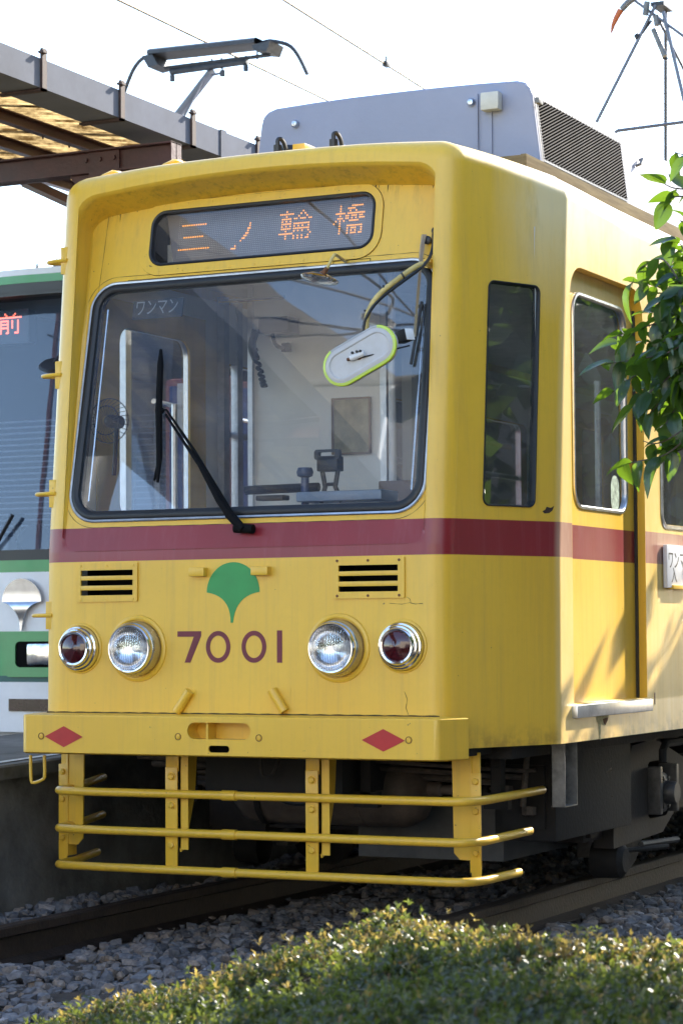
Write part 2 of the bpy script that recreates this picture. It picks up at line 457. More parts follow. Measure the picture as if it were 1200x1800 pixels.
# angled panels with the narrow cab window
a0, a1 = Vector(CON[iB][:2]), Vector(CON[iC][:2]); aL = (a1-a0).length; ad = (a1-a0)/aL
def fA(sgn):
    def f(u, z, off=0.0):
        x, y = a0+ad*u; return (sgn*(x-nA[0]*off), y-nA[1]*off+yF(z), z)
    return f
def ua(px, py):  # pixel -> (u,z) on the right angled panel
    lo, hi = -.2, .9
    best = None
    for k in range(1101):
        u = -.2+k*.001; x, y = a0+ad*u
        d = ray(px, py); z = 2.0
        for _ in range(6):
            p0 = Vector((x, y+yF(z))); t = ((x-CP.x)/d.x); q = CP+d*t; z = q.z
        e = abs(q.y-(y+yF(z)))
        if best is None or e < best[0]: best = (e, u, z)
    return best[1], best[2]
wu0, wz1 = ua(859, 493); wu1, _ = ua(943, 700); wz0 = 1.545; wz1 = 2.39
topA = [((Vector(CON[i][:2])-a0).length, wall_top(i)) for i in range(iB, iC+1)]
nw = rr(wu0, wu1, wz0, wz1, .028)
for sgn in (1, -1):
    f = fA(sgn)
    lowp = [(0, .65), (aL, .65), (aL, 1.396), (0, 1.396)]
    up = [(0, 1.396), (aL, 1.396)]+topA[::-1]
    b = B(); b.plate(lowp, [], f); b.plate(up, [nw], f)
    if sgn < 0: b.f = [t[::-1] for t in b.f]
    sh.add(b.v, b.f)
# side walls: door recess and windows
def fS(sgn, off=0.0):
    return lambda y, z: (sgn*(WH-off), y, z)
ySt = CON[iS][1]
door_o = rp([(.690, .795), (1.56, .795), (1.56, 2.50), (.690, 2.50)], [.005, .005, .13, .13])
winS = [rr(y0, y0+1.15, 1.53, 2.34, .05) for y0 in (1.79, 3.13, 4.47)]+[rr(7.4, 8.55, 1.53, 2.34, .05)]
door2 = rp([(5.95, .795), (7.1, .795), (7.1, 2.50), (5.95, 2.50)], [.005, .005, .13, .13])
for sgn in (1, -1):
    outer = [(ySt+0.0, .65), (LEN, .65), (LEN, wall_top(len(CON)-1))]+[(CON[i][1]+yF(wall_top(i)) if i < len(CON)-1 else CON[i][1], wall_top(i)) for i in range(len(CON)-1, iS-1, -1)]+[(ySt+yF(1.396), 1.396)]
    holes = [door_o]+winS+([door2])
    b = B(); b.plate(outer, holes, fS(sgn))
    if sgn < 0: b.f = [t[::-1] for t in b.f]
    sh.add(b.v, b.f)
# rear end
sh.plate([(-WH, .65), (WH, .65), (WH, 2.725), (.6, 2.9), (-.6, 2.9), (-WH, 2.725)], [], lambda u, v: (-u, LEN, v))
# front: lower plate with vent openings
xe = CON[iA][0]
zt_e = wall_top(iA)
ventR = [(.43, .68, 1.215, 1.335)]; ventL = [(-.69, -.455, 1.215, 1.335)]
lowholes = [rr(a, b_, c, d, .002, 1) for a, b_, c, d in ventR+ventL]
sh.plate([(-xe, .65), (xe, .65), (xe, 1.396), (-xe, 1.396)], lowholes, lambda u, v: (u, yF(v), v))
# inner edge of the rim (inverted U) ; outer lip path
def rim_path(off, n=7):
    xb, xt = .772+off, .792+off; rb = .055
    top = lambda x: 2.856+off-.040*(x/.70)**2
    P = [(-(xb-rb)-rb*math.sin(t), max(1.396, 1.455-(.055+off)*math.cos(t))) for t in [math.pi/2*k/5 for k in range(6)]]
    P += [(-(xb+(xt-xb)*k/5), 1.46+(2.70-1.46)*k/5) for k in range(1, 6)]
    rt = .10+off; xc = xt-rt; zc = top(xc)
    P += [(-xt+rt*(1-math.cos(t)), 2.70+(zc-2.70)*math.sin(t)) for t in [math.pi/2*k/n for k in range(1, n+1)]]
    P += [(-xc*(1-k/5), top(xc*(1-k/5))) for k in range(1, 6)]
    return P+[(-x, z) for x, z in P[:-1][::-1]]
lip = rim_path(.020); lip1 = rim_path(.006); edge = rim_path(0.0)
frt = [(x, wall_top(i)) for i, (x, y0, n) in enumerate(CON[:iA+1])]
outU = [(-xe, 1.396)]+[(-x, z) for x, z in frt[::-1]]+[(x, z) for x, z in frt[1:]]+[(xe, 1.396)]
# lip sits inside; left/right legs: drop points outside the outer contour
lipc = [(max(-xe+.004, min(xe-.004, x)), z) for x, z in lip]
sh.plate(outU+[(x, z) for x, z in lipc[::-1]], [], lambda u, v: (u, yF(v), v))
def dep(z): return max(0.0, yP(z)-yF(z))
rowsR = [[Vector((x, yF(z), z)) for x, z in lipc],
         [Vector((x*.75+y_[0]*.25, yF(z)+min(.004, dep(z)*.15), z*.6+y_[1]*.4)) for (x, z), y_ in zip(lipc, lip1)],
         [Vector((x, yF(z)+min(.012, dep(z)*.4), z)) for x, z in lip1],
         [Vector((x, yF(z)+min(.028, dep(z)*.7), z)) for x, z in edge]]
def fall(x, z):   # the soffit slopes down towards the panel
    t = max(0, min(1, (z-2.70)/.11)); zz = z-.047*t; return Vector((x, max(yP(zz), yF(1.396)), zz))
rowsR.append([(Vector((x, yF(z)+min(.028, dep(z)*.7), z))*.15+fall(x, z)*.85) for x, z in edge])
panel_out = [fall(x*(.985 if z < 2.7 else .995), z) for x, z in edge]
rowsR.append(panel_out)
sh.grid([r[::-1] for r in rowsR])
# windscreen panel
SCR = rp([(-.762, 1.522), (.768, 1.522), (.752, 2.478), (-.752, 2.478)], [.115, .115, .105, .105], 9)
DSP = rr(-.512, .481, 2.540, 2.768, .062, 7)
sh.plate([(p.x, p.z) for p in panel_out], [SCR, DSP], lambda u, v: (u, max(yP(v), yF(1.396)), v))
for h_, off_ in ((.012, .0035),):
    sh.grid([[Vector((x, yF(1.39)+off_, z)) for x in (-.775, 0, .775)] for z in (1.396-h_, 1.396+h_)])
# roof: rolled edges and crown
def roofring(theta, shrink=0):
    row = []
    for i, (x, y0, n) in enumerate(CON):
        r = rad_at(x, y0); e = r*(1-math.cos(theta)); h = H(x)-r+r*math.sin(theta)
        zt = wall_top(i); px_, py_ = x+n[0]*e, y0+n[1]*e+(yF(zt) if i < len(CON)-1 else 0)
        if i >= len(CON)-1: py_ = y0
        row.append(Vector((px_, py_, h)))
    return row
rr_rows = [roofring(R(a)) for a in (0, 15, 30, 45, 60, 75, 90)]
full = [[Vector((-p.x, p.y, p.z)) for p in r[::-1]][:-1]+r for r in rr_rows]
sh.grid(full)
last = rr_rows[-1]
def topz(x): return H(x)
rows2 = []
for fct in (1, .97, .9, .75, .5, .25, 0):
    rows2.append([Vector((p.x*fct, p.y, p.z+(H(p.x*fct)-H(p.x))+(0 if fct == 1 else 0.0))) for p in last[iA:]])
sh.grid(rows2[::1]); sh.grid([[Vector((-p.x, p.y, p.z)) for p in r[::-1]] for r in rows2])
yb0 = last[0].y
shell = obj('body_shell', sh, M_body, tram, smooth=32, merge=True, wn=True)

# ---- interior lining, floor, ceiling, partition
b = B()
for sgn in (1, -1):
    q = B(); q.plate([(.5, .80), (LEN-.1, .80), (LEN-.1, 2.62), (.5, 2.62)],
                     [rr(.84 if sgn > 0 else .80, 1.50, .82 if sgn < 0 else 1.55, 2.42, .03)]+[rr(y0-.0, y0+1.15, 1.53, 2.34, .05) for y0 in (1.79, 3.13, 4.47, 7.4)]+[rr(6.0, 7.05, .82, 2.42, .03)],
                     lambda y, z: (sgn*1.03, y, z)); b.add(q.v, q.f)
b.plate([(-1.03, .8), (1.03, .8), (1.03, 2.7), (-1.03, 2.7)], [], lambda u, v: (u, LEN-.1, v))
obj('interior_lining', b, M_cream, tram, smooth=0)
def inner_plan(z, d=.07):
    h_ = [(x+n[0]*d, y0+n[1]*d+yF(z)) for x, y0, n in CON[:iS+1]]+[(1.03, LEN-.1)]
    return [(-x, y) for x, y in h_[::-1]]+h_[1:]
b = B(); b.plate([(-1.0, .66), (-.78, .44), (.78, .44), (1.0, .66), (1.03, LEN-.1), (-1.03, LEN-.1)], [], lambda u, v: (u, v, 2.66)); obj('interior_ceiling', b, M_ceil, tram, smooth=0)
b = B(); b.plate(inner_plan(.78), [], lambda u, v: (u, v, .80)); obj('interior_floor', b, M_floor, tram, smooth=0)
# partition behind the driver
pA = PY(443, 700, 1.45); pB = PY(671, 700, 1.45)
b = B(); b.box((pA.x, 1.45, .8), (pB.x, 1.48, 2.64)); obj('cab_partition', b, M_panel, tram, smooth=0)
b = B(); b.box((pA.x-.012, 1.43, .8), (pA.x+.012, 1.50, 2.64)); b.box((pB.x-.0, 1.43, .8), (pB.x+.03, 1.50, 2.64)); obj('partition_edge_strip', b, M_alu, tram, smooth=0)
q0, q1 = PY(585, 800, 1.44), PY(652, 697, 1.44)
b = B(); b.plate(rr(q0.x, q1.x, q0.z, q1.z, .004), [rr(q0.x+.008, q1.x-.008, q0.z+.008, q1.z-.008, .003)], lambda u, v: (u, 1.425, v), (0, .015, 0)); o = obj('document_frame', b, mat('brown_frame', (.22, .13, .06), .5), tram)
b = B(); b.box((q0.x+.006, 1.435, q0.z+.006), (q1.x-.006, 1.44, q1.z-.006)); obj('document_sleeve', b, mat('yellowed_sleeve', (.42, .36, .20), .12, noise_amt=.35, noise_scale=9), o)
# intercom with handset and coiled cord
c0 = PY(485, 572, 1.36)
b = B(); b.box((c0.x-.075, 1.33, c0.z-.035), (c0.x+.075, 1.44, c0.z+.035), .006); o = obj('intercom', b, M_black, tram)
b = B(); b.tube(smooth_path([(c0.x-.08, 1.32, c0.z-.02), (c0.x-.10, 1.31, c0.z-.09), (c0.x-.08, 1.32, c0.z-.15)]), .018); obj('handset', b, M_black, o)
b = B(); b.tube([(c0.x-.10+.012*math.cos(k*1.2)+(.05*math.sin(k*math.pi/80)), 1.34+.01*math.sin(k*1.2), c0.z-.1-.17*math.sin(k*math.pi/80)) for k in range(81)], .006, 6); obj('coiled_cord', b, M_black, o)
b = B(); b.tube(smooth_path([(c0.x-.02, 1.36, c0.z-.03), (c0.x+.0, 1.35, c0.z-.09), (c0.x+.05, 1.35, c0.z-.11)]), .009, 8); b.box((c0.x+.03, 1.35, c0.z-.12), (c0.x+.07, 1.38, c0.z-.08), .004); obj('intercom_arm', b, M_black, o)
# white grab pole right of the partition, door pillar and lock, brown panel
p = PY(689, 700, 1.1)
b = B(); b.tube([(p.x, 1.1, .8), (p.x, 1.1, 2.62)], .016); obj('grab_pole', b, M_white, tram)
p = PY(706, 700, 2.1)
for dx in (0, .13, .27):
    b = B(); b.box((p.x+dx, 2.1, .8), (p.x+dx+.05, 2.16, 2.6)); obj('door_pillar', b, M_cream, tram)
p = PY(700, 870, .9); b = B(); b.box((p.x-.09, .9, .82), (p.x+.12, .96, p.z+.06), .005); obj('side_locker', b, mat('brown_wood_panel', (.22, .14, .09), .5, noise_scale=12, stretch=(1, 1, .2)), tram)
# dashboard
b = B()
b.plate([(.20, .85), (.20, 1.49), (.62, 1.53), (.74, 1.47), (.74, .85)], [], lambda u, v: (-.72, u, v), (1.43, 0, 0)); obj('dashboard', b, mat('dash_blue_grey', (.10, .14, .22), .4, noise_amt=.2), tram)
p0_, p1_ = PY(432, 862, .45), PY(560, 856, .45); b = B(); b.tube([p0_, p1_], .018, 8); obj('dash_rail', b, M_black, tram)
k = PY(536, 868, .42); b = B(); b.tube([(k.x, .42, k.z-.06), (k.x+.0, .42, k.z+.07)], .016); b.lathe([(.0, .03), (.028, .028), (.034, .01), (.03, -.005), (.014, -.012)], (k.x, .42, k.z+.075), (0, 0, 1), 20); obj('controller_lever', b, mat('lever_blue', (.05, .09, .20), .35), tram)
k = PY(578, 815, .38)
b = B(); b.box((k.x-.045, .36, k.z-.03), (k.x+.045, .42, k.z+.03), .006)
b.plate(rr(k.x-.055, k.x+.055, k.z+.015, k.z+.055, .012), [rr(k.x-.035, k.x+.035, k.z+.027, k.z+.045, .006)], lambda u, v: (u, .36, v), (0, .02, 0))
for s_ in (-1, 1): b.tube([(k.x+s_*.035, .39, k.z-.02), (k.x+s_*.022, .39, k.z-.09), (k.x+s_*.045, .4, k.z-.15)], .010, 8)
b.tube([(k.x-.03, .39, k.z-.08), (k.x+.03, .39, k.z-.08)], .007, 8); obj('ticket_reader_stand', b, M_black, tram)
b = B(); p = PY(620, 872, .40); b.box((p.x-.22, .34, p.z-.02), (p.x+.15, .5, p.z+.02), .01); obj('clipboard', b, mat('pale_blue_plastic', (.35, .45, .6), .4), tram)
b = B(); p = PY(497, 876, .34); b.box((p.x-.10, .3, p.z-.008), (p.x+.02, .36, p.z+.012), .004); obj('dash_switch_box', b, M_black, tram)
# electric fan at the left
k = PY(194, 740, .42); o = None
b = B()
for i in range(28):
    t = 2*math.pi*i/28; b.tube([k+Vector((.02*math.cos(t), -.03, .02*math.sin(t))), k+Vector((.07*math.cos(t), -.035, .07*math.sin(t))), k+Vector((.092*math.cos(t), 0, .092*math.sin(t)))], .0013, 4, False)
for r_ in (.092, .06): b.tube([k+Vector((r_*math.cos(t), -.01 if r_ > .08 else -.034, r_*math.sin(t))) for t in [2*math.pi*i/30 for i in range(31)]], .0022, 5, False)
fan = obj('fan', b, M_black, tram)
b = B(); b.lathe([(0, .045), (.02, .04), (.028, .02), (.028, -.05), (.0, -.06)], k+Vector((0, .02, 0)), (0, -1, 0), 16); b.tube([k+Vector((0, .05, 0)), k+Vector((-.02, .06, -.22))], .01, 8); obj('fan_motor', b, M_black, fan)
# row of seats, luggage rail and driver's seat seen through the windscreen
for i, (px, yy) in enumerate(((352, 2.4), (395, 3.6))):
    p = PY(px, 760, yy)
    b = B(); b.box((p.x-.21, yy, 1.05), (p.x+.19, yy+.09, p.z+.28), .03); seat = obj('seat', b, mat('seat_back_shell', (.25, .06, .06), .5), tram)
    b = B(); b.box((p.x-.17, yy-.015, 1.15), (p.x+.15, yy, p.z+.24), .005); obj('seat_cushion', b, M_blue, seat)
    b = B(); b.box((p.x-.12, yy-.022, p.z+.0), (p.x+.11, yy-.016, p.z+.25)); obj('headrest_cloth', b, mat('white_cloth', (.7, .7, .7), .9, bump=.6, bscale=12), seat)
b = B(); a_, c_ = PY(270, 705, 1.9), PY(440, 742, 3.4); b.tube([a_, c_], .013, 8); obj('handrail', b, M_chrome, tram)
for px, yy in ((388, 1.7), (412, 1.9), (215, 1.3)):
    p = PY(px, 700, yy); b = B(); b.box((p.x-.018, yy, .8), (p.x+.018, yy+.05, 2.64)); obj('door_post', b, M_alu, tram)
# roller blind rod and light tube under the ceiling
b = B(); b.tube([PY(385, 530, .7), PY(500, 522, .7)], .008, 8); obj('blind_rod', b, M_chrome, tram)
b = B(); b.box((-.72, .40, 2.52), (.72, .62, 2.655)); obj('destination_housing', b, M_ceil, tram, smooth=0)

# ---- windscreen: trim, rubber, glass
def offs(P, d):
    n = len(P); out = []
    A = sum(P[i][0]*P[(i+1) % n][1]-P[(i+1) % n][0]*P[i][1] for i in range(n)); s_ = 1 if A > 0 else -1
    for i in range(n):
        t = (Vector(P[(i+1) % n])-Vector(P[i-1])).normalized(); out.append((P[i][0]-s_*t.y*d, P[i][1]+s_*t.x*d))
    return out   # positive d = inwards
def frame_loft(P, ds, f):   # ds: list of (inward offset, proud height)
    b = B(); rows = [[Vector(f(u, v, h)) for u, v in offs(P, d)] for d, h in ds]; b.grid(rows, closed=True); return b
fPn = lambda u, v, h=0: (u, yP(v)-h, v)
b = frame_loft(SCR, [(-.010, -.002), (-.010, .006), (-.006, .009), (.001, .008), (.002, .004)], fPn); obj('windscreen_trim', b, M_alu, tram)
b = frame_loft(SCR, [(.001, .004), (.004, .011), (.012, .015), (.024, .014), (.033, .008), (.036, -.008), (.036, -.03)], fPn); obj('windscreen_rubber', b, M_rubber, tram)
b = B(); b.plate(offs(SCR, .03), [], lambda u, v: (u, yP(v)+.004, v)); obj('windscreen_pane', b, M_glass, tram, smooth=0)
# bright inner strip reflections along the sides are real aluminium strips
for s_ in (-1, 1):
    b = B(); b.tube([(s_*.700, yP(z)+.03, z) for z in (1.60, 1.9, 2.2, 2.38)], .0045, 6); obj('inner_strip', b, M_chrome, tram)
# one-man sign behind the glass
s0, s1 = PP(231, 560, .03), PP(322, 522, .03)
b = B(); b.plate(rr(s0.x, s1.x, s0.z-.005, s1.z+.0, .004), [], lambda u, v: (u, yP(v)+.034, v), (0, .004, 0)); sg = obj('one_man_plate', b, mat('sign_slate', (.035, .045, .06), .5), tram)
b = text_mesh('ワンマン', .190, .058, lambda u, v: (s0.x+.018+u, yP(s0.z+.012+v)+.031, s0.z+.012+v)); obj('lettering', b, mat('sign_grey_letter', (.42, .45, .48), .5), sg, smooth=0)

# ---- destination display
DF = rr(-.560, .512, 2.502, 2.802, .10, 8)
b = B(); b.plate(DF, [DSP], lambda u, v: (u, yP(v)-.006, v), (0, .0055, 0)); dsp = obj('destination_display', b, M_yel, tram, smooth=30)
b = frame_loft(DSP, [(-.001, .007), (.004, .011), (.010, .009), (.012, -.01), (.012, -.02)], fPn); obj('display_gasket', b, M_rubber, dsp)
b = B(); b.plate(offs(DSP, .008), [], lambda u, v: (u, yP(v)+.006, v)); obj('display_pane', b, glass_mat('display_glass', tint=(.95, .95, .95), dust_haze=.03), dsp, smooth=0)
b = B(); b.box((-.535, .30, 2.50), (.515, .42, 2.51)); b.box((-.535, .29, 2.80), (.515, .42, 2.81)); b.box((-.535, .29, 2.50), (-.525, .42, 2.81)); b.box((.505, .29, 2.50), (.515, .42, 2.81)); obj('display_box', b, M_dark, dsp, smooth=0)
LO = .085
fL = lambda u, v, h=0: (u, yP(v)+LO-h, v)
b = B(); b.plate(rp([(-.445, 2.545), (.47, 2.545), (.47, 2.79), (-.505, 2.79)], .02), [], lambda u, v: fL(u, v), (0, .01, 0)); obj('led_board', b, mat('led_board_grey', (.24, .21, .20), .45, noise_amt=.1), dsp, smooth=0)
b = B(); r_ = .0017
for i in range(108):
    for j in range(24):
        x = -.435+i*.0082; z = 2.583+j*.0080
        b.add([fL(x+dx*r_, z+dz*r_, .001) for dx, dz in ((-1, 0), (0, -1), (1, 0), (0, 1))], [(0, 1, 2, 3)])
stuff(obj('unlit_led_grid', b, mat('unlit_led', (.62, .58, .54), .4), dsp, smooth=0))
ledm = mat('lit_led_orange', (1, .36, .05), .4, noise_amt=0, emit=.38)
for ch, px0, px1, pyt, pyb in (('三', 315, 370, 390, 438), ('ノ', 408, 443, 392, 432), ('輪', 491, 548, 369, 420), ('橋', 586, 641, 358, 412)):
    p0, p1 = PP((px0), (pyt+pyb)/2, LO), PP(px1, (pyt+pyb)/2, LO); zc = (p0.z+p1.z)/2; hh = .060
    b = led_dots(ch, p0.x, p1.x, zc-hh, zc+hh, lambda u, v: fL(u, v, .0025), .0032); obj('lit_characters', b, ledm, dsp, smooth=0)
for i in range(9):
    for z in (2.514, 2.790):
        x = -.46+i*.108
        b = B(); b.lathe([(.005, 0), (.004, .002), (0, .0025)], (x, yP(z)-.006, z), (0, -1, 0), 8); obj('screw', b, M_yel, dsp)
# seam strip and small hatch above the windscreen
b = B(); b.plate([(-.60, 2.488), (.20, 2.488), (.20, 2.491), (-.60, 2.491)], [], lambda u, v: (u, yP(v)-.0012, v)); obj('panel_seam', b, M_dark, tram, smooth=0)
b = B(); b.plate(rr(.315, .475, 2.484, 2.500, .002), [rr(.318, .472, 2.487, 2.498, .001)], lambda u, v: (u, yP(v)-.0015, v)); obj('hatch_outline', b, M_dark, tram, smooth=0)

# ---- narrow cab windows
for sgn in (1, -1):
    f = fA(sgn)
    b = B(); rows = [[Vector(f(u, v, h)) for u, v in offs(nw, d)] for d, h in ((-.004, .0), (-.003, .004), (.001, .004), (.004, -.004), (.006, -.03))]; b.grid(rows, closed=True); obj('side_light_frame', b, M_rubber, tram)
    b = B(); b.plate(offs(nw, .003), [], lambda u, v: f(u, v, -.012)); obj('side_light_pane', b, M_glass2, tram, smooth=0)
# ---- front doors
DX = 1.055
dw = rr(.845, 1.455, 1.570, 2.405, .075, 7)
for sgn in (1, -1):
    g = lambda y, z, h=0: (sgn*(DX+h), y, z)
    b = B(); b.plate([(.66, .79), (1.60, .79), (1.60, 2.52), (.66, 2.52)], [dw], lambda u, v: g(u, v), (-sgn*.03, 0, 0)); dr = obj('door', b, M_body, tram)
    b = B(); rows = [[Vector(g(u, v, h)) for u, v in offs(dw, d)] for d, h in ((-.014, -.001), (-.012, .005), (-.002, .006), (.002, .001), (.003, -.02))]; b.grid(rows, closed=True); obj('door_window_frame', b, M_alu, dr)
    b = B(); b.plate(dw, [], lambda u, v: g(u, v, -.008)); obj('door_window_pane', b, M_glass2, dr, smooth=0)
    b = B(); b.plate(door_o, [offs(door_o, .001)], lambda u, v: (sgn*WH, u, v), (-sgn*.05, 0, 0)); obj('door_jamb', b, M_yel, tram)
    b = B(); b.box((sgn*DX, 1.548, .795), (sgn*(DX+.012), 1.562, 2.45)); obj('door_edge_rubber', b, M_rubber, dr)
    b = B(); b.tube([(sgn*1.0, 1.27, 1.0), (sgn*1.0, 1.27, 2.1)], .014, 8); obj('door_grab_rail', b, M_alu, tram)
    b = B(); b.box((sgn*(WH-.02), .668, .742), (sgn*(WH+.024), 1.568, .792), .006); obj('door_step', b, M_alu, tram)
    b = B(); b.plate(door2, [offs(door2, .001)], lambda u, v: (sgn*WH, u, v), (-sgn*.05, 0, 0)); obj('door_jamb', b, M_yel, tram)
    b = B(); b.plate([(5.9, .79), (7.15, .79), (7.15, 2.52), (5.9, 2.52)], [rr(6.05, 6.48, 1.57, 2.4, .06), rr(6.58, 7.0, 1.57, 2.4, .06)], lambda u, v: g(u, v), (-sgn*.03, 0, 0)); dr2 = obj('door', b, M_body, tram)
    for ya, yb_ in ((6.05, 6.48), (6.58, 7.0)):
        b = B(); b.plate(rr(ya, yb_, 1.57, 2.4, .06), [], lambda u, v: g(u, v, -.008)); obj('door_window_pane', b, M_glass2, dr2, smooth=0)
    for ws in winS:
        b = B(); rows = [[Vector((sgn*(WH+h), u, v)) for u, v in offs(ws, d)] for d, h in ((-.018, .0), (-.016, .005), (-.002, .006), (.0, -.03))]; b.grid(rows, closed=True); wf = obj('window_frame', b, M_alu, tram)
        b = B(); b.plate(ws, [], lambda u, v: (sgn*(WH-.02), u, v)); obj('window_pane', b, M_glass2, wf, smooth=0)
        ym = (min(p[0] for p in ws)+max(p[0] for p in ws))/2; zm = 2.0
        b = B(); b.box((sgn*(WH-.016), min(p[0] for p in ws)+.01, zm), (sgn*(WH-.006), max(p[0] for p in ws)-.01, zm+.03)); obj('window_bar', b, M_alu, wf)
# round sticker on the door window
p = PX(1083, 868, DX); b = B(); b.plate(rr(p.y-.05, p.y+.05, p.z-.075, p.z+.075, .048), [], lambda u, v: (DX-.006, u, v)); obj('door_sticker', b, mat('pale_sticker', (.45, .55, .42), .5, noise_scale=40, noise_amt=.5), tram, smooth=0)
# chipped paint patches on the side skirt and by the narrow window
p = PX(1060, 1262, WH)
chip = [(0, .02), (.01, -.01), (.03, -.02), (.04, -.08), (.055, -.085), (.06, -.02), (.10, -.03), (.14, -.005), (.155, .015)]
b = B(); b.plate([(p.y+u-.09, p.z+v-.002) for u, v in chip], [], lambda u, v: (WH+.0006, u, v)); obj('peeling_patch', b, mat('old_primer', (.60, .50, .25), .7, noise_amt=.3, noise_scale=60), tram, smooth=0)
b = B(); b.plate([(p.y-.01, p.z-.004), (p.y+.0, p.z-.022), (p.y+.02, p.z-.03), (p.y+.05, p.z-.01), (p.y+.055, p.z+.0)], [], lambda u, v: (WH+.0012, u, v)); obj('rust_hole', b, M_rust, tram, smooth=0)
u_, z_ = ua(960, 899); f = fA(1); ch = [(-.012, 0), (-.004, .006), (.0, .018), (.012, .014), (.022, .022), (.017, .004), (.008, -.006), (-.006, -.008)]
b = B(); b.plate([(u_+a*1.8, z_+c) for a, c in ch], [], lambda u, v: f(u, v, .0008)); obj('chipped_patch', b, mat('bare_rust', (.05, .03, .02), .85, noise_amt=.5, noise_scale=50), tram, smooth=0)
# boarding sign
p = PX(1171, 957, WH+.02); q = PX(1172, 1033, WH+.02)
b = B(); b.box((WH+.004, p.y, q.z), (WH+.022, p.y+.36, p.z), .002); bs = obj('boarding_sign', b, mat('sign_white', (.74, .74, .76), .4, noise_amt=.05), tram)
b = text_mesh('ワンマン', .30, .068, lambda u, v: (WH+.0228, p.y+.02+u, p.z-.100+v)); obj('lettering', b, M_black, bs, smooth=0)
b = text_mesh('入', .075, .066, lambda u, v: (WH+.0228, p.y+.055+u, q.z+.022+v)); obj('lettering', b, M_black, bs, smooth=0)
b = text_mesh('口', .065, .060, lambda u, v: (WH+.0228, p.y+.215+u, q.z+.024+v)); obj('lettering', b, M_black, bs, smooth=0)
b = B(); b.box((WH, p.y+.06, q.z-.006), (WH+.03, p.y+.34, q.z+.012), .002); obj('sign_holder', b, M_yel, bs)
b = B(); b.box((WH+.0004, 1.65, .765), (WH+.0012, 1.66, .815)); obj('side_mark', b, M_maroon, tram)

# ---- front fittings
for (x0, x1) in ((-.708, -.431), (.410, .704)):
    m_ = .020 if x0 < 0 else .026
    b = B(); b.plate(rr(x0, x1, 1.201, 1.352, .004, 2), [rr(x0+m_, x1-m_, 1.226, 1.324, .001, 1)], lambda u, v: (u, yF(v)-.008, v), (0, .009, 0)); vt = obj('vent_grille', b, M_yel, tram, smooth=30)
    for z0, z1 in ((1.246, 1.264), (1.285, 1.302)):
        b = B(); b.box((x0+m_-.001, yF(z0)-.007, z0), (x1-m_+.001, yF(z0)+.004, z1), .001); obj('slat', b, M_yel, vt)
    b = B(); b.box((x0+.02, .05, 1.21), (x1-.02, .14, 1.34)); b.f.pop(2); obj('vent_duct', b, M_dark, vt, smooth=0)
    for sx_ in (.07, .5, .93):
        for z in (1.211, 1.341):
            b = B(); b.lathe([(.0055, 0), (.005, .002), (0, .003)], (x0+(x1-x0)*sx_, yF(z)-.008, z), (0, -1, 0), 8); obj('screw', b, M_rust if x0 > 0 else M_yel, vt)
b = B(); b.plate(ginkgo(-.012, 1.231, .114, .116), [], lambda u, v: (u, yF(v)-.0016, v), (0, .0012, 0)); obj('ginkgo_emblem', b, M_green, tram, smooth=0)
for x0, x1 in ((-.19, -.123), (.079, .150)):
    b = B(); b.box((x0, yF(1.3)-.032, 1.293), (x1, yF(1.3)+.002, 1.326), .004); obj('plate_bracket', b, M_yel, tram)
for pts in (((-.193, .856), (-.250, .777)), ((.160, .862), (.214, .782))):
    (xa, za), (xb_, zb_) = pts; b = B(); b.tube([(xa, -.010, za), (xb_, -.010, zb_)], .018, 12); b.box((min(xa, xb_)-.02, yF(.8)-.0, min(za, zb_)-.008), (max(xa, xb_)+.02, yF(.8)+.001, max(za, zb_)+.008)); obj('flag_socket', b, M_yel, tram)
# fleet number 7001
SW = .021
def digit(b_):
    obj('fleet_digit', b_, M_maroon, tram, smooth=0)
fD = lambda u, v: (u, yF(v)-.0014, v)
b = B(); b.plate([(-.254, 1.063), (-.182, 1.063), (-.222, .964), (-.197, .964), (-.150, 1.066), (-.150, 1.084), (-.254, 1.084)], [], fD, (0, .001, 0)); digit(b)
for cx in (-.076, .078):
    el = lambda rx, rz: [(cx+rx*math.cos(t)*(1), 1.024+rz*math.sin(t)) for t in [2*math.pi*k/40 for k in range(40)]]
    b = B(); b.plate(el(.053, .0605), [el(.053-SW+.003, .0605-SW+.003)], fD, (0, .001, 0)); digit(b)
b = B(); b.plate([(.176, .964), (.198, .964), (.198, 1.085), (.176, 1.085)], [], fD, (0, .001, 0)); digit(b)
# lamps
def headlamp(cx, cz):
    c = (cx, yF(cz), cz); SC = lambda P: [(r*.95, h*.82) for r, h in P]
    b = B(); b.lathe(SC([(.136, 0), (.134, .006), (.124, .010), (.118, .008), (.116, 0)]), c, n=56); hl = obj('headlight', b, M_yel, tram)
    b = B(); b.lathe(SC([(.113, .0), (.112, .02), (.108, .052), (.104, .060), (.1005, .062)]), c, n=56); obj('lamp_housing', b, mat('painted_chrome', (.60, .56, .46), .25, .85, noise_amt=.2), hl)
    b = B(); b.lathe(SC([(.1005, .055), (.1015, .066), (.100, .078), (.095, .085), (.090, .084), (.087, .078), (.085, .070)]), c, n=56); obj('lamp_rim', b, M_chrome, hl)
    b = B(); b.lathe(SC([(.100, .058), (.101, .062), (.100, .066)]), c, n=40); obj('lamp_gasket', b, M_rubber, hl)
    b = B(); b.lathe(SC([(.086, .068), (.080, .050), (.062, .026), (.038, .011), (.014, .005), (.0, .005)]), c, n=48); obj('reflector', b, M_lens, hl)
    b = B(); b.lathe(SC([(.012, .006), (.014, .02), (.010, .035), (0, .038)]), c, n=16); obj('bulb', b, M_white, hl)
    b = B(); b.lathe(SC([(.0, .094), (.03, .092), (.06, .086), (.080, .076), (.086, .070)]), c, n=56); obj('lens', b, MATS['ribbed_lens'], hl)
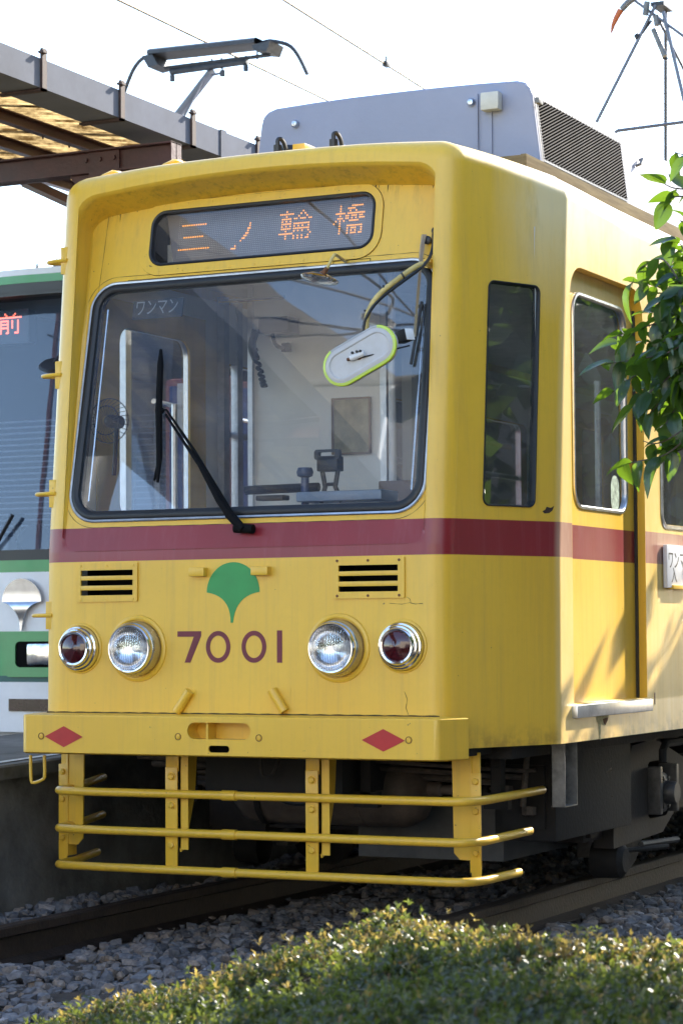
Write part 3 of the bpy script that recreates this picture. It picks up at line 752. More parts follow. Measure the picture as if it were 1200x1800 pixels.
def taillamp(cx, cz):
    c = (cx, yF(cz), cz); SC = lambda P: [(r*.94, h*.85) for r, h in P]
    b = B(); b.lathe(SC([(.106, 0), (.104, .005), (.097, .007), (.094, 0)]), c, n=48); tl = obj('tail_light', b, M_yel, tram)
    b = B(); b.lathe(SC([(.094, 0), (.094, .02), (.090, .030), (.084, .032), (.084, .042), (.080, .050), (.074, .052), (.073, .060), (.068, .066), (.061, .064), (.059, .056)]), c, n=56); obj('lamp_rim', b, M_chrome, tl)
    b = B(); b.lathe(SC([(.0, .079), (.02, .076), (.045, .068), (.060, .058)]), c, n=56); obj('red_lens', b, M_redlens, tl)
def lens_mat():
    m = bpy.data.materials.new('ribbed_lens'); MATS['ribbed_lens'] = m; m.use_nodes = True; n = m.node_tree; n.nodes.clear(); N = n.nodes.new; L = n.links.new
    out = N('ShaderNodeOutputMaterial'); g = N('ShaderNodeBsdfGlass'); g.inputs['Roughness'].default_value = .05; g.inputs['IOR'].default_value = 1.35
    tr = N('ShaderNodeBsdfTransparent'); mx = N('ShaderNodeMixShader'); mx.inputs[0].default_value = .4; L(tr.outputs[0], mx.inputs[1]); L(g.outputs[0], mx.inputs[2])
    tc = N('ShaderNodeTexCoord'); wv = N('ShaderNodeTexWave'); wv.inputs['Scale'].default_value = 32; wv.inputs['Distortion'].default_value = .4; L(tc.outputs['Object'], wv.inputs[0])
    wz = N('ShaderNodeTexNoise'); wz.inputs['Scale'].default_value = 18; L(tc.outputs['Object'], wz.inputs[0])
    ad = N('ShaderNodeMath'); ad.operation = 'ADD'; L(wv.outputs[1], ad.inputs[0]); L(wz.outputs[0], ad.inputs[1])
    bp = N('ShaderNodeBump'); bp.inputs['Strength'].default_value = .6; bp.inputs['Distance'].default_value = .006; L(ad.outputs[0], bp.inputs['Height']); L(bp.outputs[0], g.inputs['Normal'])
    L(mx.outputs[0], out.inputs[0])
lens_mat()
headlamp(-.432, 1.018); headlamp(.432, 1.018); taillamp(-.692, 1.019); taillamp(.692, 1.024)
# left edge hooks
for (px, py) in ((101, 452), (95, 657), (86, 868), (83, 1082)):
    z = PY(px, py, .05).z; y = yF(z)+.035; x = -.853
    b = B(); b.box((x-.012, y-.02, z-.055), (x+.02, y+.035, z+.055), .003); hk = obj('mirror_hook', b, M_yel, tram)
    b = B(); b.tube([(x-.005+.0-.082*math.sin(t), y+.01-.03*math.cos(t), z) for t in [math.pi*k/10 for k in range(11)]], .008, 8); b.tube([(x-.02, y-.022, z), (x+.02, y-.022, z)], .008, 8); obj('hook_loop', b, M_yel, hk)

# ---- bumper
bz0, bz1 = .614, .765
outl = [(-.865, -.13), (.885, -.13), (.945, .02)]
b = B()
slotA = rr(-.135, .134, .680, .742, .030); slotB = rr(-.045, .044, .631, .657, .012)
b.plate([(-.855, bz0+.006), (.875, bz0+.006), (.875, bz1-.006), (-.855, bz1-.006)], [slotA, slotB], lambda u, v: (u, -.13, v), (0, .008, 0))
prof = lambda: None
def bump_row(x, y): # vertical section, rounded edges
    pass
endR = [(.875, -.13), (.888, -.126), (.899, -.116), (.948, .012)]
endL = [(-.855, -.13), (-.868, -.126), (-.878, -.114), (-.925, .012)]
for e in (endR, endL[::-1]):
    sec = [(0, bz0), (0, bz0+.006), (0, bz1-.006), (0, bz1)]
    b.grid([[Vector((x, y, z)) for x, y in e] for z in (bz0+.006, bz1-.006)])
pl_out = endL[::-1]+endR
def inset_xy(P, d): return [(x*(1-d/.9), y+d) for x, y in P]
for z0, z1 in ((bz1-.006, bz1),): b.grid([[Vector((x, y, z0)) for x, y in pl_out], [Vector((x, y, z1-.001)) for x, y in inset_xy(pl_out, .002)], [Vector((x, y, z1)) for x, y in inset_xy(pl_out, .007)], [Vector((x*.9, .02, z1+.004)) for x, y in pl_out]])
b.grid([[Vector((x*.9, .02, bz0)) for x, y in pl_out], [Vector((x, y, bz0)) for x, y in inset_xy(pl_out, .006)], [Vector((x, y, bz0+.006)) for x, y in pl_out]])
bump = obj('bumper', b, M_yel, tram, smooth=40, merge=True, wn=True)
b = B(); b.plate(rr(-.15, .15, .66, .755, .01), [], lambda u, v: (u, -.055, v)); b.box((-.06, -.12, .665), (-.052, -.055, .75)); b.grid([[Vector((u, -.125, v)) for u, v in slotA], [Vector((u, -.055, v)) for u, v in slotA]], closed=True); obj('coupler_pocket', b, M_yel, bump, smooth=30)
b = B(); b.plate(rr(-.06, .06, .62, .67, .01), [], lambda u, v: (u, -.07, v)); obj('lower_pocket', b, M_dark, bump, smooth=0)
for cx, cz in ((-.682, .681), (.676, .687)):
    b = B(); b.plate([(cx-.086, cz), (cx, cz-.0405), (cx+.086, cz), (cx, cz+.0405)], [], lambda u, v: (u, -.1318, v), (0, .0012, 0)); obj('red_diamond', b, M_red, bump, smooth=0)
for cx, cz in ((-.785, .682), (-.175, .688), (.169, .688), (.776, .689)):
    b = B(); b.lathe([(.0135, 0), (.0132, .0015), (.0108, .0016), (.0105, .0002)], (cx, -.130, cz), n=20); sc_ = obj('bumper_screw', b, M_rust, bump)
    b = B(); b.lathe([(.0095, 0), (.008, .0022), (.003, .0028), (.0028, .001), (0, .001)], (cx, -.130, cz), n=16); obj('screw_head', b, M_yel, sc_)
# tie-down loop under the bumper's left end
p = PY(66, 1328, -.03)
pts = [PY(54, 1328, -.03), PY(54, 1370, -.03), PY(57, 1378, -.03), PY(76, 1371, -.03), PY(79, 1365, -.03), PY(78, 1328, -.03)]
b = B(); b.tube(smooth_path(pts, 1), .0065, 8); obj('tie_loop', b, M_yel, tram)
M_line = mat('grime_line', (.07, .05, .025), .9, noise_amt=.5, noise_scale=30)
def line(pts, w_, f, name='sealant_line', closed=False, par=tram):
    n = len(pts); rows = [[], []]
    for i_ in range(n):
        a_ = Vector(pts[(i_-1) % n if closed else max(i_-1, 0)]); c_ = Vector(pts[(i_+1) % n if closed else min(i_+1, n-1)]); t = (c_-a_).normalized()
        k_ = w_*(.35+.65*abs(math.sin(i_*2.3+pts[0][0]*9))); rows[0].append(Vector(f(pts[i_][0]-t.y*k_, pts[i_][1]+t.x*k_))); rows[1].append(Vector(f(pts[i_][0]+t.y*k_, pts[i_][1]-t.x*k_)))
    if closed: rows = [r+[r[0]] for r in rows]
    b = B(); b.grid(rows); return obj(name, b, M_line, par, smooth=0)
def dense(P, st=.03):
    out = []
    for p, q in zip(P, P[1:]):
        m_ = max(1, int((Vector(q)-Vector(p)).length/st)); out += [tuple(Vector(p).lerp(Vector(q), k/m_)) for k in range(m_)]
    return out+[P[-1]]
fl = lambda u, v: (u, yP(v)-.0007, v); fF = lambda u, v: (u, yF(v)-.0007, v)
so_ = offs(SCR, -.030); line(dense(so_+[so_[0]]), .0012, fl)
so_ = offs(DF, -.001); line(dense(so_+[so_[0]]), .0012, fl)
line(dense([(.710, 1.205), (.724, 1.196), (.727, 1.182), (.745, 1.178), (.775, 1.180)], .01), .0012, fF, 'paint_crack'); line(dense([(.640, 1.182), (.690, 1.178), (.727, 1.184)], .01), .0008, fF, 'paint_crack')
line(dense([(.70, .86), (.712, .83), (.706, .80), (.716, .775)], .01), .0013, fF, 'paint_crack')
line(dense([(-.845, .770), (.84, .770)], .02), .0035, lambda u, v: (u, yF(v)-.0009, v), 'bumper_joint')
line(dense([(-.722, 2.80), (-.728, 2.60), (-.735, 2.45)], .03), .0010, fl); line(dense([(.765, 2.44), (.772, 2.2), (.778, 1.9), (.775, 1.6)], .03), .0010, fl)
line(dense([(.52, 2.476), (.755, 2.483)], .02), .0014, fl)
# rust runs hanging from the soffit seam and under fittings
rg_ = random.Random(5)
for k in range(46):
    x = rg_.uniform(-.72, .74); z1_ = 2.805-.03*abs(x); L__ = rg_.uniform(.006, .035)*(2 if rg_.random() < .15 else 1); w__ = rg_.uniform(.0012, .004)
    if rg_.random() < .45 and abs(x) < .35: continue
    b = B(); b.plate([(x-w__, z1_), (x+w__, z1_), (x+w__*.5, z1_-L__*.6), (x, z1_-L__), (x-w__*.6, z1_-L__*.5)], [], lambda u, v: (u, yP(v)-.0008, v)); obj('rust_run', b, M_line, tram, smooth=0)
# ---- lifeguard frame: posts and three bars
def post(xf, yy, sgn_, inner):
    b = B(); b.box((xf-.028, yy-.004, .545), (xf+.028, yy+.006, .64), .001); b.box((xf-.026, yy-.012, .175), (xf+.026, yy-.003, .560), .002); po = obj('guard_post', b, M_yel, tram)
    b = B(); b.plate([(0, .635), (.13, .635), (.11, .45), (.035, .245), (.004, .235), (0, .25)], [], lambda u, v: (xf+.030, yy+u, v), (.006, 0, 0)); b.box((xf+.030, yy+.0, .245), (xf+.068, yy+.006, .635)); obj('post_flange', b, M_yel, po)
    for z in (.525, .415, .262):
        b = B(); b.lathe([(.0135, 0), (.0135, .009), (.009, .012), (0, .012)], (xf+.002, yy-.012, z), n=6, cap0=True); b.lathe([(.018, 0), (.018, .002), (.0, .002)], (xf+.002, yy-.012, z), n=16); obj('bolt', b, M_yel, po, smooth=20)
post(-.318, .075, 1, 1); post(.288, .075, 1, 1)
for sgn in (1, -1):
    b = B(); b.plate([(.800, .63), (.872, .63), (.872, .235), (.83, .235), (.806, .26)], [], lambda u, v: (sgn*u, .20, v), (0, .008, 0)); po = obj('guard_post', b, M_yel, tram)
    b = B(); b.box((sgn*.872, .195, .19), (sgn*.880, .26, .66 if sgn > 0 else .63), .001); b.box((sgn*.872, .205, .24), (sgn*.910, .213, .63)) ; b.box((sgn*.878, .195, .175), (sgn*.916, .203, .555), .001); obj('post_flange', b, M_yel, po)
    for z in (.525, .415, .262):
        b = B(); b.lathe([(.0135, 0), (.0135, .009), (.009, .012), (0, .012)], (sgn*.897, .195, z), n=6); obj('bolt', b, M_yel, po, smooth=20)
for zb, lft, rgt in ((.459, (182, 1366), (953, 1389)), (.311, (180, 1432), (931, 1461)), (.168, (171, 1498), (912, 1534))):
    eL, eR = PZ(*lft, zb+.0), PZ(*rgt, zb)
    pts = [eL, Vector((-.86, .22, zb)), Vector((-.848, .10, zb)), Vector((-.835, .07, zb)), Vector((-.80, .05, zb)), Vector((-.05, .05, zb)), Vector((.84, .05, zb)), Vector((.893, .06, zb)), Vector((.925, .09, zb)), Vector((.945, .17, zb)), eR]
    b = B(); b.tube(pts[:1]+smooth_path(pts[1:-1], 1)+pts[-1:], .0165, 12); 
    b.lathe([(.0165, 0), (.0165, .0), (.012, .008), (0, .012)], eR, (eR-pts[-2]).normalized(), 12); br = obj('guard_bar', b, M_yel, tram)
    b = B(); b.tube([(-.085, .05, zb), (-.025, .05, zb)], .0200, 14); obj('bar_sleeve', b, M_yel, br)
b = B(); b.tube(smooth_path([(.0, .2, .62), (.0, .2, .54), (.015, .2, .52), (.05, .22, .53), (.06, .25, .62)], 2), .008, 8); obj('coupling_hook', b, M_under, tram)

# ---- roof: air conditioner, gutter board, fittings
AY = 1.455
acs = rp([(-.775, 2.86), (-.705, 3.335), (.705, 3.335), (.775, 2.86)][::-1], [.001, .06, .06, .001], 6)
def ac_sec(s_=1.0, dz=0):
    half = [(.712, 2.86), (.690, 3.08), (.656, 3.365), (.645, 3.400), (.620, 3.422), (.58, 3.434), (.40, 3.441), (.2, 3.445), (0, 3.446)]
    P = half+[(-x, z) for x, z in half[:-1][::-1]]
    return P
P_ = ac_sec()
def sec_at(y, d): return [Vector((x*(1-d/.77), y, 2.86+(z-2.86)*(1-d/.5))) for x, z in P_]
b = B(); b.grid([sec_at(y, d)[::-1] for y, d in ((AY, .012), (AY+.004, .004), (AY+.012, 0), (2.9, 0), (5.4, 0))]); b.add(sec_at(AY, .012), [tuple(range(len(P_)))[::-1]])
ac = obj('air_conditioner', b, M_acw, tram, smooth=30, merge=True, wn=True)
b = B(); b.grid([[Vector((x*1.004, y, z*1.0+.002)) for x, z in P_][::-1] for y in (AY+.020, AY+.028)]); obj('cover_seam', b, M_galv, ac)
# side grille of slanted slats
gy0, gy1, gz0, gz1 = 1.495, 2.575, 3.085, 3.362
def xs(z): return .690+(z-3.08)*(.656-.690)/.285
fG = lambda y, z, h=0: (xs(z)+h, y, z)
b = B(); b.plate([(gy0, gz0), (gy1, gz0), (gy1, gz1), (gy0, gz1)], [], lambda u, v: fG(u, v, .001)); gr = obj('side_grille', b, M_dark, ac, smooth=0)
b = B(); b.plate([(gy0-.006, gz0-.006), (gy1+.006, gz0-.006), (gy1+.006, gz1+.006), (gy0-.006, gz1+.006)], [[(gy0+.004, gz0+.004), (gy1-.004, gz0+.004), (gy1-.004, gz1-.004), (gy0+.004, gz1-.004)]], lambda u, v: fG(u, v, .004)); obj('grille_rim', b, M_black, gr, smooth=0)
slm = mat('slat_white', (.24, .225, .21), .8, spec=.05)
k = 0; sl = .37; zz = gz0-sl*(gy1-gy0)
while zz < gz1:
    ya = gy0 if zz >= gz0 else gy0+(gz0-zz)/sl; yb_ = min(gy1, gy0+(gz1-zz)/sl)
    if yb_-ya > .02:
        h = .0034
        b = B(); za, zb_ = zz+sl*(ya-gy0), zz+sl*(yb_-gy0)
        b.add([fG(ya, za, .003), fG(yb_, zb_, .003), fG(yb_, zb_+h, .007), fG(ya, za+h, .007), fG(ya, za+h+.001, .001), fG(yb_, zb_+h+.001, .001)], [(0, 1, 2, 3), (3, 2, 5, 4)]); obj('slat', b, slm, gr, smooth=0)
    zz += .0135
b = B()
for sg_ in (1, -1): b.box((sg_*.715, 1.16, 2.86), (sg_*.742, 6.4, 3.050), .004); b.box((sg_*.60, 1.162, 2.86), (sg_*.7415, 1.20, 3.047), .004)
obj('roof_board', b, mat('weathered_cream_board', (.20, .165, .10), .85, spec=.05, noise_amt=.35, noise_scale=10, stretch=(1, .3, 4), dirt=(.11, .085, .05)), tram, smooth=20)
for px, py in ((520, 218), (829, 180)):
    p = PY(px, py, AY); b = B(); b.lathe([(.018, 0), (.018, .012), (.012, .022), (0, .024)], p, n=16); obj('cover_bolt', b, M_alu, ac)
p, q = PY(845, 163, AY-.05), PY(873, 199, AY-.05)
b = B(); b.box((p.x-.0, AY-.06, q.z+.02), (q.x+.01, AY-.01, p.z), .005); obj('sensor_box', b, mat('sensor_beige', (.55, .55, .50), .4), ac)
p2, q2 = PY(840, 165, AY-.005), PY(861, 262, AY-.005)
b = B(); b.box((p2.x, AY-.008, q2.z-.02), (q2.x+.01, AY+.01, p2.z)); b.box((p2.x-.001, AY-.02, q2.z-.02), (p2.x+.003, AY-.006, p2.z)); obj('sensor_bracket', b, M_acw, ac, smooth=0)
p = PX(936, 175, .67); b = B(); b.box((p.x, p.y+.02, p.z-.01), (p.x+.02, p.y+.07, p.z+.015), .003); obj('cover_latch', b, M_galv, ac)
p = PX(1117, 284, .67); b = B(); b.tube([(p.x, p.y, p.z-.02), (p.x+.02, p.y+.01, p.z-.01), (p.x+.02, p.y+.04, p.z+.02), (p.x, p.y+.06, p.z+.02)], .007, 8); obj('cover_latch', b, M_galv, ac)
# cable glands, horn and antenna bases on the brow
for px, pyb in ((488, 262), (586, 258)):
    p = PY(px, pyb, .45); z0 = H(p.x)+.035
    b = B(); b.tube(smooth_path([(p.x, .45, z0), (p.x, .45, z0+.05), (p.x, .45, z0+.075), (p.x+.012, .46, z0+.078), (p.x+.022, .475, z0+.05), (p.x+.024, .48, z0)], 2), .009, 8); b.tube([(p.x, .45, z0-.06), (p.x, .45, z0+.050)], .017, 10); obj('roof_cable', b, M_black, tram)
p = PY(512, 255, .55); z0 = H(p.x)+.045
b = B(); b.box((p.x-.07, .5, z0-.06), (p.x+.10, .62, z0+.012), .003); b.box((p.x+.03, .5, z0+.01), (p.x+.085, .6, z0+.05), .004); obj('antenna_base', b, M_yel, tram)
b = B(); b.lathe([(.045, 0), (.045, .03), (.035, .045), (0, .052)], (p.x-.01, .56, z0+.01), (0, 0, 1), 24); obj('roof_antenna', b, M_black, tram)
p = PY(600, 255, .6); b = B(); b.lathe([(.06, -.03), (.06, .05), (.045, .08), (0, .10)], (p.x, .62, H(p.x)), (0, 0, 1), 20); obj('roof_antenna', b, M_acw, tram)
for px, py in ((215, 300), (322, 283)):
    p = PY(px, py, .55); z0 = H(p.x)+.005
    b = B(); b.tube(smooth_path([(p.x-.06, .35, z0-.02), (p.x, .45, z0+.075), (p.x+.02, .52, z0+.075), (p.x+.02, .56, z0-.02)], 1), .009, 8); obj('roof_handle', b, M_yel, tram)
# ---- tram pantograph, right
PYY = 6.4; pan = []
b = B()
ap = PY(1152, 8, PYY); ml = PY(1050, 210, PYY)
def down(p, q, ext): return q+(q-p).normalized()*ext
b.tube([ap, down(ap, ml, .9)], .012, 8); b.tube([ap+Vector((.0, .2, 0)), ap+Vector((-.28, 1.0, -1.2))], .012, 8)
m1 = PY(1200, 195, PYY); b.tube([ap+Vector((.05, 0, -.05)), down(ap, m1, 1.0)], .013, 8)
m2 = PY(1200, 108, PYY+.3); b.tube([ap+Vector((.02, 0, -.1)), down(ap, m2, 1.0)], .010, 8)
bl, br_ = PY(1085, 229, PYY), PY(1200, 214, PYY); b.tube([bl, down(bl, br_, 1.0)], .012, 8); b.tube([bl, bl+Vector((-.35, 0, -.25))], .012, 8)
b.box((-.55, 6.2, 2.9), (.55, 7.6, 3.2))
pant = obj('pantograph_frame', b, mat('pantograph_steel', (.16, .17, .20), .45, .6), tram)
b = B(); a_ = PY(1148, 50, PYY-.05); c_ = PY(1168, 98, PYY-.05); b.tube([a_, c_], .018, 10); a_ = PY(1137, 2, PYY-.05); c_ = PY(1134, 26, PYY-.05); b.tube([a_, c_], .02, 10); b.tube([PY(1152, 26, PYY), PY(1155, 44, PYY)], .02, 10); obj('damper', b, M_galv, pant)
b = B(); b.box(PY(1143, 10, PYY), PY(1166, 0, PYY)+Vector((0, .2, 0))); obj('linkage_plate', b, M_black, pant); b = B(); b.tube([PY(1145, 35, PYY), PY(1125, 62, PYY), PY(1118, 70, PYY)], .008, 6); b.tube([PY(1118, 60, PYY), PY(1122, 66, PYY)], .02, 8); b.tube([PY(1165, 100, PYY), PY(1172, 103, PYY), PY(1170, 104, PYY)], .012, 8); obj('linkage', b, M_black, pant)
z0 = PY(1115, 0, PYY); b = B(); b.tube([PY(1060, -30, PYY), PY(1115, 0, PYY), down(PY(1115, 0, PYY), PY(1200, 62, PYY), .8)], .010, 8); obj('head_tube', b, MATS['pantograph_steel'], pant)
hp = [PY(*q, PYY) for q in ((1150, -22), (1118, -8), (1103, 4), (1092, 16))]; b = B(); b.tube(hp, [.022, .022, .022, .021], 10); obj('horn', b, M_galv, pant)
hp = [PY(*q, PYY) for q in ((1091, 16), (1083, 30), (1077, 44), (1074, 57))]; b = B(); b.tube(hp, [.021, .019, .014, .006], 10); obj('horn_tip', b, mat('horn_orange', (.50, .12, .03), .5), pant)

# ---- mirrors, camera arm, wipers
def mY(px, py, y=-.10): return PY(px, py, y)
b = B(); bp_ = PP(757, 465, -.0)
arm = [Vector((bp_.x+.01, bp_.y-.01, bp_.z)), mY(742, 463, .04), mY(727, 470, 0), mY(690, 497, -.06), mY(668, 515, -.09), mY(655, 532, -.10), mY(645, 552, -.11), mY(643, 575, -.11), mY(645, 600, -.11), mY(648, 619, -.11)]
b.tube(smooth_path(arm, 2), .0105, 12); ma = obj('mirror_arm', b, mat('aged_cream_yellow', (.62, .47, .16), .45, noise_amt=.2, noise_scale=12), tram)
b = B(); b.tube([Vector((bp_.x+.012, .21, bp_.z)), Vector((bp_.x+.005, bp_.y-.05, bp_.z))], .019, 14); b.plate(rp([(bp_.x-.01, bp_.z-.035), (bp_.x+.028, bp_.z-.045), (bp_.x+.03, bp_.z+.03), (bp_.x-.01, bp_.z+.025)], .006), [], lambda u, v: (u, yP(v)-.003, v), (0, .004, 0)); obj('arm_bracket', b, M_yel, ma)
for q in ((676, 506), (708, 484), (645, 546)):
    c = PY(*q, -.075); b = B(); b.lathe([(.0125, -.003), (.0125, .003)], c, Vector((.8, .2, .45)) if q[0] != 645 else Vector((.1, 0, 1)), 16); obj('cable_tie', b, M_black, ma)
# big oval mirror seen from behind
c0 = PY(632, 625, -.13); c0.y = -.13
e1 = (PY(664, 606, -.13)-PY(600, 645, -.13)); hl_ = e1.length
e1.normalize(); e1 = Vector((e1.x, .05, e1.z)).normalized(); nrm = Vector((.10, 1, .10)).cross(e1).normalized(); e2 = Vector((0, -1, .0)).cross(e1).normalized()*-1
nback = e1.cross(e2).normalized()
if nback.y > 0: nback = -nback
r_o = .074; half = .0775
def stad(r, hh, n=14):
    return [(hh+r*math.sin(t), -r*math.cos(t)) for t in [math.pi*k/n for k in range(n+1)]]+[(-hh-r*math.sin(t), r*math.cos(t)) for t in [math.pi*k/n for k in range(n+1)]]
def ov(r, h): return [c0+e1*u+e2*v+nback*h for u, v in stad(r, half)]
b = B(); b.grid([ov(r, h) for r, h in ((.074, -.022), (.0745, -.004), (.073, .003), (.070, .006), (.062, .006), (.058, .009), (.048, .009), (.044, .005), (.036, .005))], closed=True); b.add(ov(.036, .005), [tuple(range(30))]); b.add(ov(.074, -.022), [tuple(range(30))[::-1]])
mir_ = obj('rear_view_mirror', b, M_mirw, tram, smooth=40)
tp = ov(.0752, 0); tp2 = ov(.064, .0067)
b = B()
ot = ov(.0755, -.004); om = ov(.0745, .0042); oi_ = ov(.0650, .0074)
idx = [i for i in range(30)]
def seg(i0, i1): b.grid([[r[i % 30] for i in range(i0, i1+1)] for r in (ot, om, oi_)])
STAD_U = stad(1, 1)
# tape runs everywhere but along the upper left edge
ups = [i for i in range(30) if (c0+e1*stad(.074, half)[i][0]+e2*stad(.074, half)[i][1]).z > c0.z]
seg(2, 28) if e2.z < 0 else seg(-13, 13)
obj('reflective_tape', b, M_lime, mir_)
b = B(); b.grid([ov(.0748, -.006), ov(.0735, .0038), ov(.066, .0068)], closed=True); obj('mirror_rim', b, mat('grey_rim', (.25, .26, .27), .5), mir_)
b = B(); b.tube([mY(616, 630, -.145), mY(640, 620, -.145)], .011, 12); obj('mirror_clamp', b, M_white, mir_)
b = B(); b.tube([mY(610, 632, -.145), mY(617, 630, -.145)], .006, 10); b.lathe([(.016, 0), (.015, .004), (0, .005)], c0+nback*.006, nback, 12); obj('clamp_bolt', b, M_rust, mir_)
b = B()
for q in ((620, 620), (628, 618), (634, 617)): b.lathe([(.005, 0), (.005, .008), (0, .010)], mY(q[0], q[1], -.15), (0, -1, 0), 10)
b.tube([mY(636, 628, -.14), mY(720, 607, -.10)], .0032, 6); obj('mirror_bar', b, M_black, mir_)
# small camera / lamp box by the mirror, its bracket and cable
c = PY(712, 590, -.05)
Mr = Matrix.Translation(c) @ Matrix.Rotation(R(-12), 4, 'Y') @ Matrix.Rotation(R(-18), 4, 'Z')
b = B(); b.box((-.030, -.022, -.022), (.020, .022, .022), .003, Mr); cb = obj('camera_box', b, M_black, tram)
b = B(); b.box((.0205, -.020, -.021), (.024, .022, .021), .001, Mr); obj('box_lid', b, M_white, cb)
b = B(); b.tube(smooth_path([mY(697, 606, -.06), mY(680, 610, -.10), mY(655, 616, -.12), mY(640, 600, -.12), mY(638, 570, -.12), mY(650, 545, -.115), mY(668, 524, -.09), mY(700, 500, -.05), mY(728, 480, .0), mY(745, 466, .04), mY(757, 450, .1), mY(762, 425, .14), mY(761, 408, .17), PP(766, 405, -.01)], 2), .0062, 10); obj('camera_cable', b, M_rubber, cb)
b = B(); b.tube([PP(764, 405, -.02), PP(768, 405, .02)], .014, 12); obj('cable_gland', b, M_black, cb)
b = B(); a_, c_, d_ = PP(745, 412, -.03), PP(738, 470, -.045), PP(728, 592, -.06)
for p, q, wd in ((a_, PP(742, 428, -.035), .011), (PP(742, 428, -.035), c_, .010), (c_, d_, .007)):
    b.grid([[p+Vector((-wd, 0, 0)), p+Vector((0, -.01, 0)), p+Vector((wd, 0, 0))], [q+Vector((-wd*.8, 0, 0)), q+Vector((0, -.01, 0)), q+Vector((wd*.8, 0, 0))]])
wa = obj('wiper_arm', b, mat('silver_wiper', (.55, .57, .62), .35, .8), tram)
b = B(); p = PP(752, 422, -.01); b.lathe([(.016, 0), (.016, .012), (.008, .016), (0, .016)], p, n=16); obj('wiper_pivot', b, M_black, wa)
b = B(); b.tube([PP(741, 530, -.012), PP(736, 560, -.016), PP(722, 640, -.012)], .006, 6); b.box(PP(738, 538, -.012)-Vector((.012, .006, .006)), PP(738, 538, -.012)+Vector((.012, .006, .006))); obj('wiper_blade', b, M_black, wa)
# small round convex mirror over the screen
p0, p1 = PY(532, 482, -.06), PY(592, 497, -.06); cm = (p0+p1)/2; rad = (p1-p0).length/2; axm = Vector((.18, .10, 1)).normalized()
b = B(); b.lathe([(0, .022), (rad*.5, .017), (rad*.9, .005), (rad, 0), (rad*.97, -.003)], cm, axm, 32); sm = obj('convex_mirror', b, M_chrome, tram)
b = B(); b.lathe([(rad*.98, -.002), (rad*.9, -.009), (rad*.5, -.016), (0, -.019)], cm, axm, 32); obj('mirror_face', b, glass_mat('mirror_glass', tint=(.5, .5, .5), dust_haze=.3), sm)
b = B(); b.tube([cm+axm*.02, PY(570, 478, -.07), PY(575, 470, -.07)], .009, 8); obj('mirror_joint', b, M_rust, sm)
b = B(); b.tube(smooth_path([PY(574, 473, -.07), PY(586, 448, -.06), PY(590, 447, -.03), PP(608, 460, -.0)], 1), .006, 10); obj('mirror_stem', b, MATS['aged_cream_yellow'], sm)
# main wiper
w0 = PP(437, 930, -.03); w0.z = 1.468
b = B(); b.tube([w0+Vector((.02, 0, .0)), w0+Vector((-.06, .0, .005))], .018, 12); b.tube([w0+Vector((-.02, -.01, .0)), PP(402, 903, -.05)], [.016, .019], 10)
b.tube([PP(402, 903, -.05), PP(385, 880, -.05), PP(352, 818, -.045), PP(325, 780, -.04), PP(291, 728, -.035)], [.016, .013, .010, .006, .005], 8)
b.tube([PP(415, 925, -.04), PP(400, 890, -.04), PP(340, 790, -.035), PP(292, 720, -.032), PP(283, 722, -.03)], [.010, .008, .0065, .0045, .0045], 8); M_wip = mat('matt_black_wiper', (.006, .006, .007), .8, noise_amt=.3, spec=.15); wm = obj('wiper_arm', b, M_wip, tram)
b = B(); b.tube([PP(283, 614, -.035), PP(282, 640, -.035), PP(279, 722, -.032), PP(280, 800, -.032), PP(277, 848, -.032)], [.006, .013, .014, .013, .006], 8); b.tube([PP(275, 722, -.025), PP(286, 722, -.025)], .012, 8); b.tube([PP(276, 820, -.02), PP(271, 845, -.02)], .005, 6); obj('wiper_blade', b, M_wip, wm)

# ---- underframe
b = B(); b.box((-.98, .35, .60), (.98, LEN-.2, .78)); b.box((-1.09, .6, .62), (-1.05, LEN-.1, .72)); b.box((1.05, .6, .655), (1.09, LEN-.1, .72)); b.box((-.3, .3, .45), (.3, 2.2, .6)); b.box((-.9, .12, .62), (.9, .4, .70)); obj('underframe', b, M_under, tram, smooth=0)
p = PY(700, 1400, .75)
tc_ = PY(690, 1395, .80); rt = .135
b = B(); b.lathe([(0, -.62), (.07, -.60), (.12, -.55), (rt, -.49), (rt, .0), (rt+.004, .004), (rt, .008), (rt, .15), (.128, .19), (.10, .235), (.05, .26), (0, .265)], (tc_.x-.1, .80, tc_.z), (1, 0, 0), 40); tk = obj('air_tank', b, M_tank, tram)
for dx in (-.17, -.45):
    b = B(); b.lathe([(rt+.006, -.014), (rt+.008, 0), (rt+.006, .014)], (tc_.x-.1+dx, .80, tc_.z), (1, 0, 0), 32); obj('tank_strap', b, M_under, tk)
b = B(); b.lathe([(.03, 0), (.03, .05), (.02, .06), (.02, .14), (.0, .14)], (tc_.x+.16, .80, tc_.z+.02), (1, 0, 0), 14); b.tube([(tc_.x+.28, .8, tc_.z+.02), (tc_.x+.34, .8, tc_.z+.02), (tc_.x+.36, .8, .62)], .014, 8); obj('tank_valve', b, M_tank, tk)
a_, c_ = PY(630, 1486, 1.05), PY(805, 1512, 1.05)
b = B(); b.box((a_.x, 1.05, c_.z), (c_.x+.2, 1.9, a_.z+.2)); obj('equipment_box', b, mat('equipment_grey', (.10, .10, .10), .6, noise_amt=.25, noise_scale=9), tram, smooth=0)
b = B(); b.box((.70, .85, .25), (.96, 1.75, .60), .01); b.box((.74, .83, .30), (.92, .85, .55)); obj('battery_box', b, M_under, tram)
for (x, y) in ((.35, .4), (-.5, .5), (.85, .5), (.6, .9)):
    b = B(); b.box((x-.02, y, .45), (x+.02, y+.05, .65)); b.box((x-.05, y, .40), (x+.05, y+.04, .46)); obj('hanger', b, M_under, tram, smooth=0)
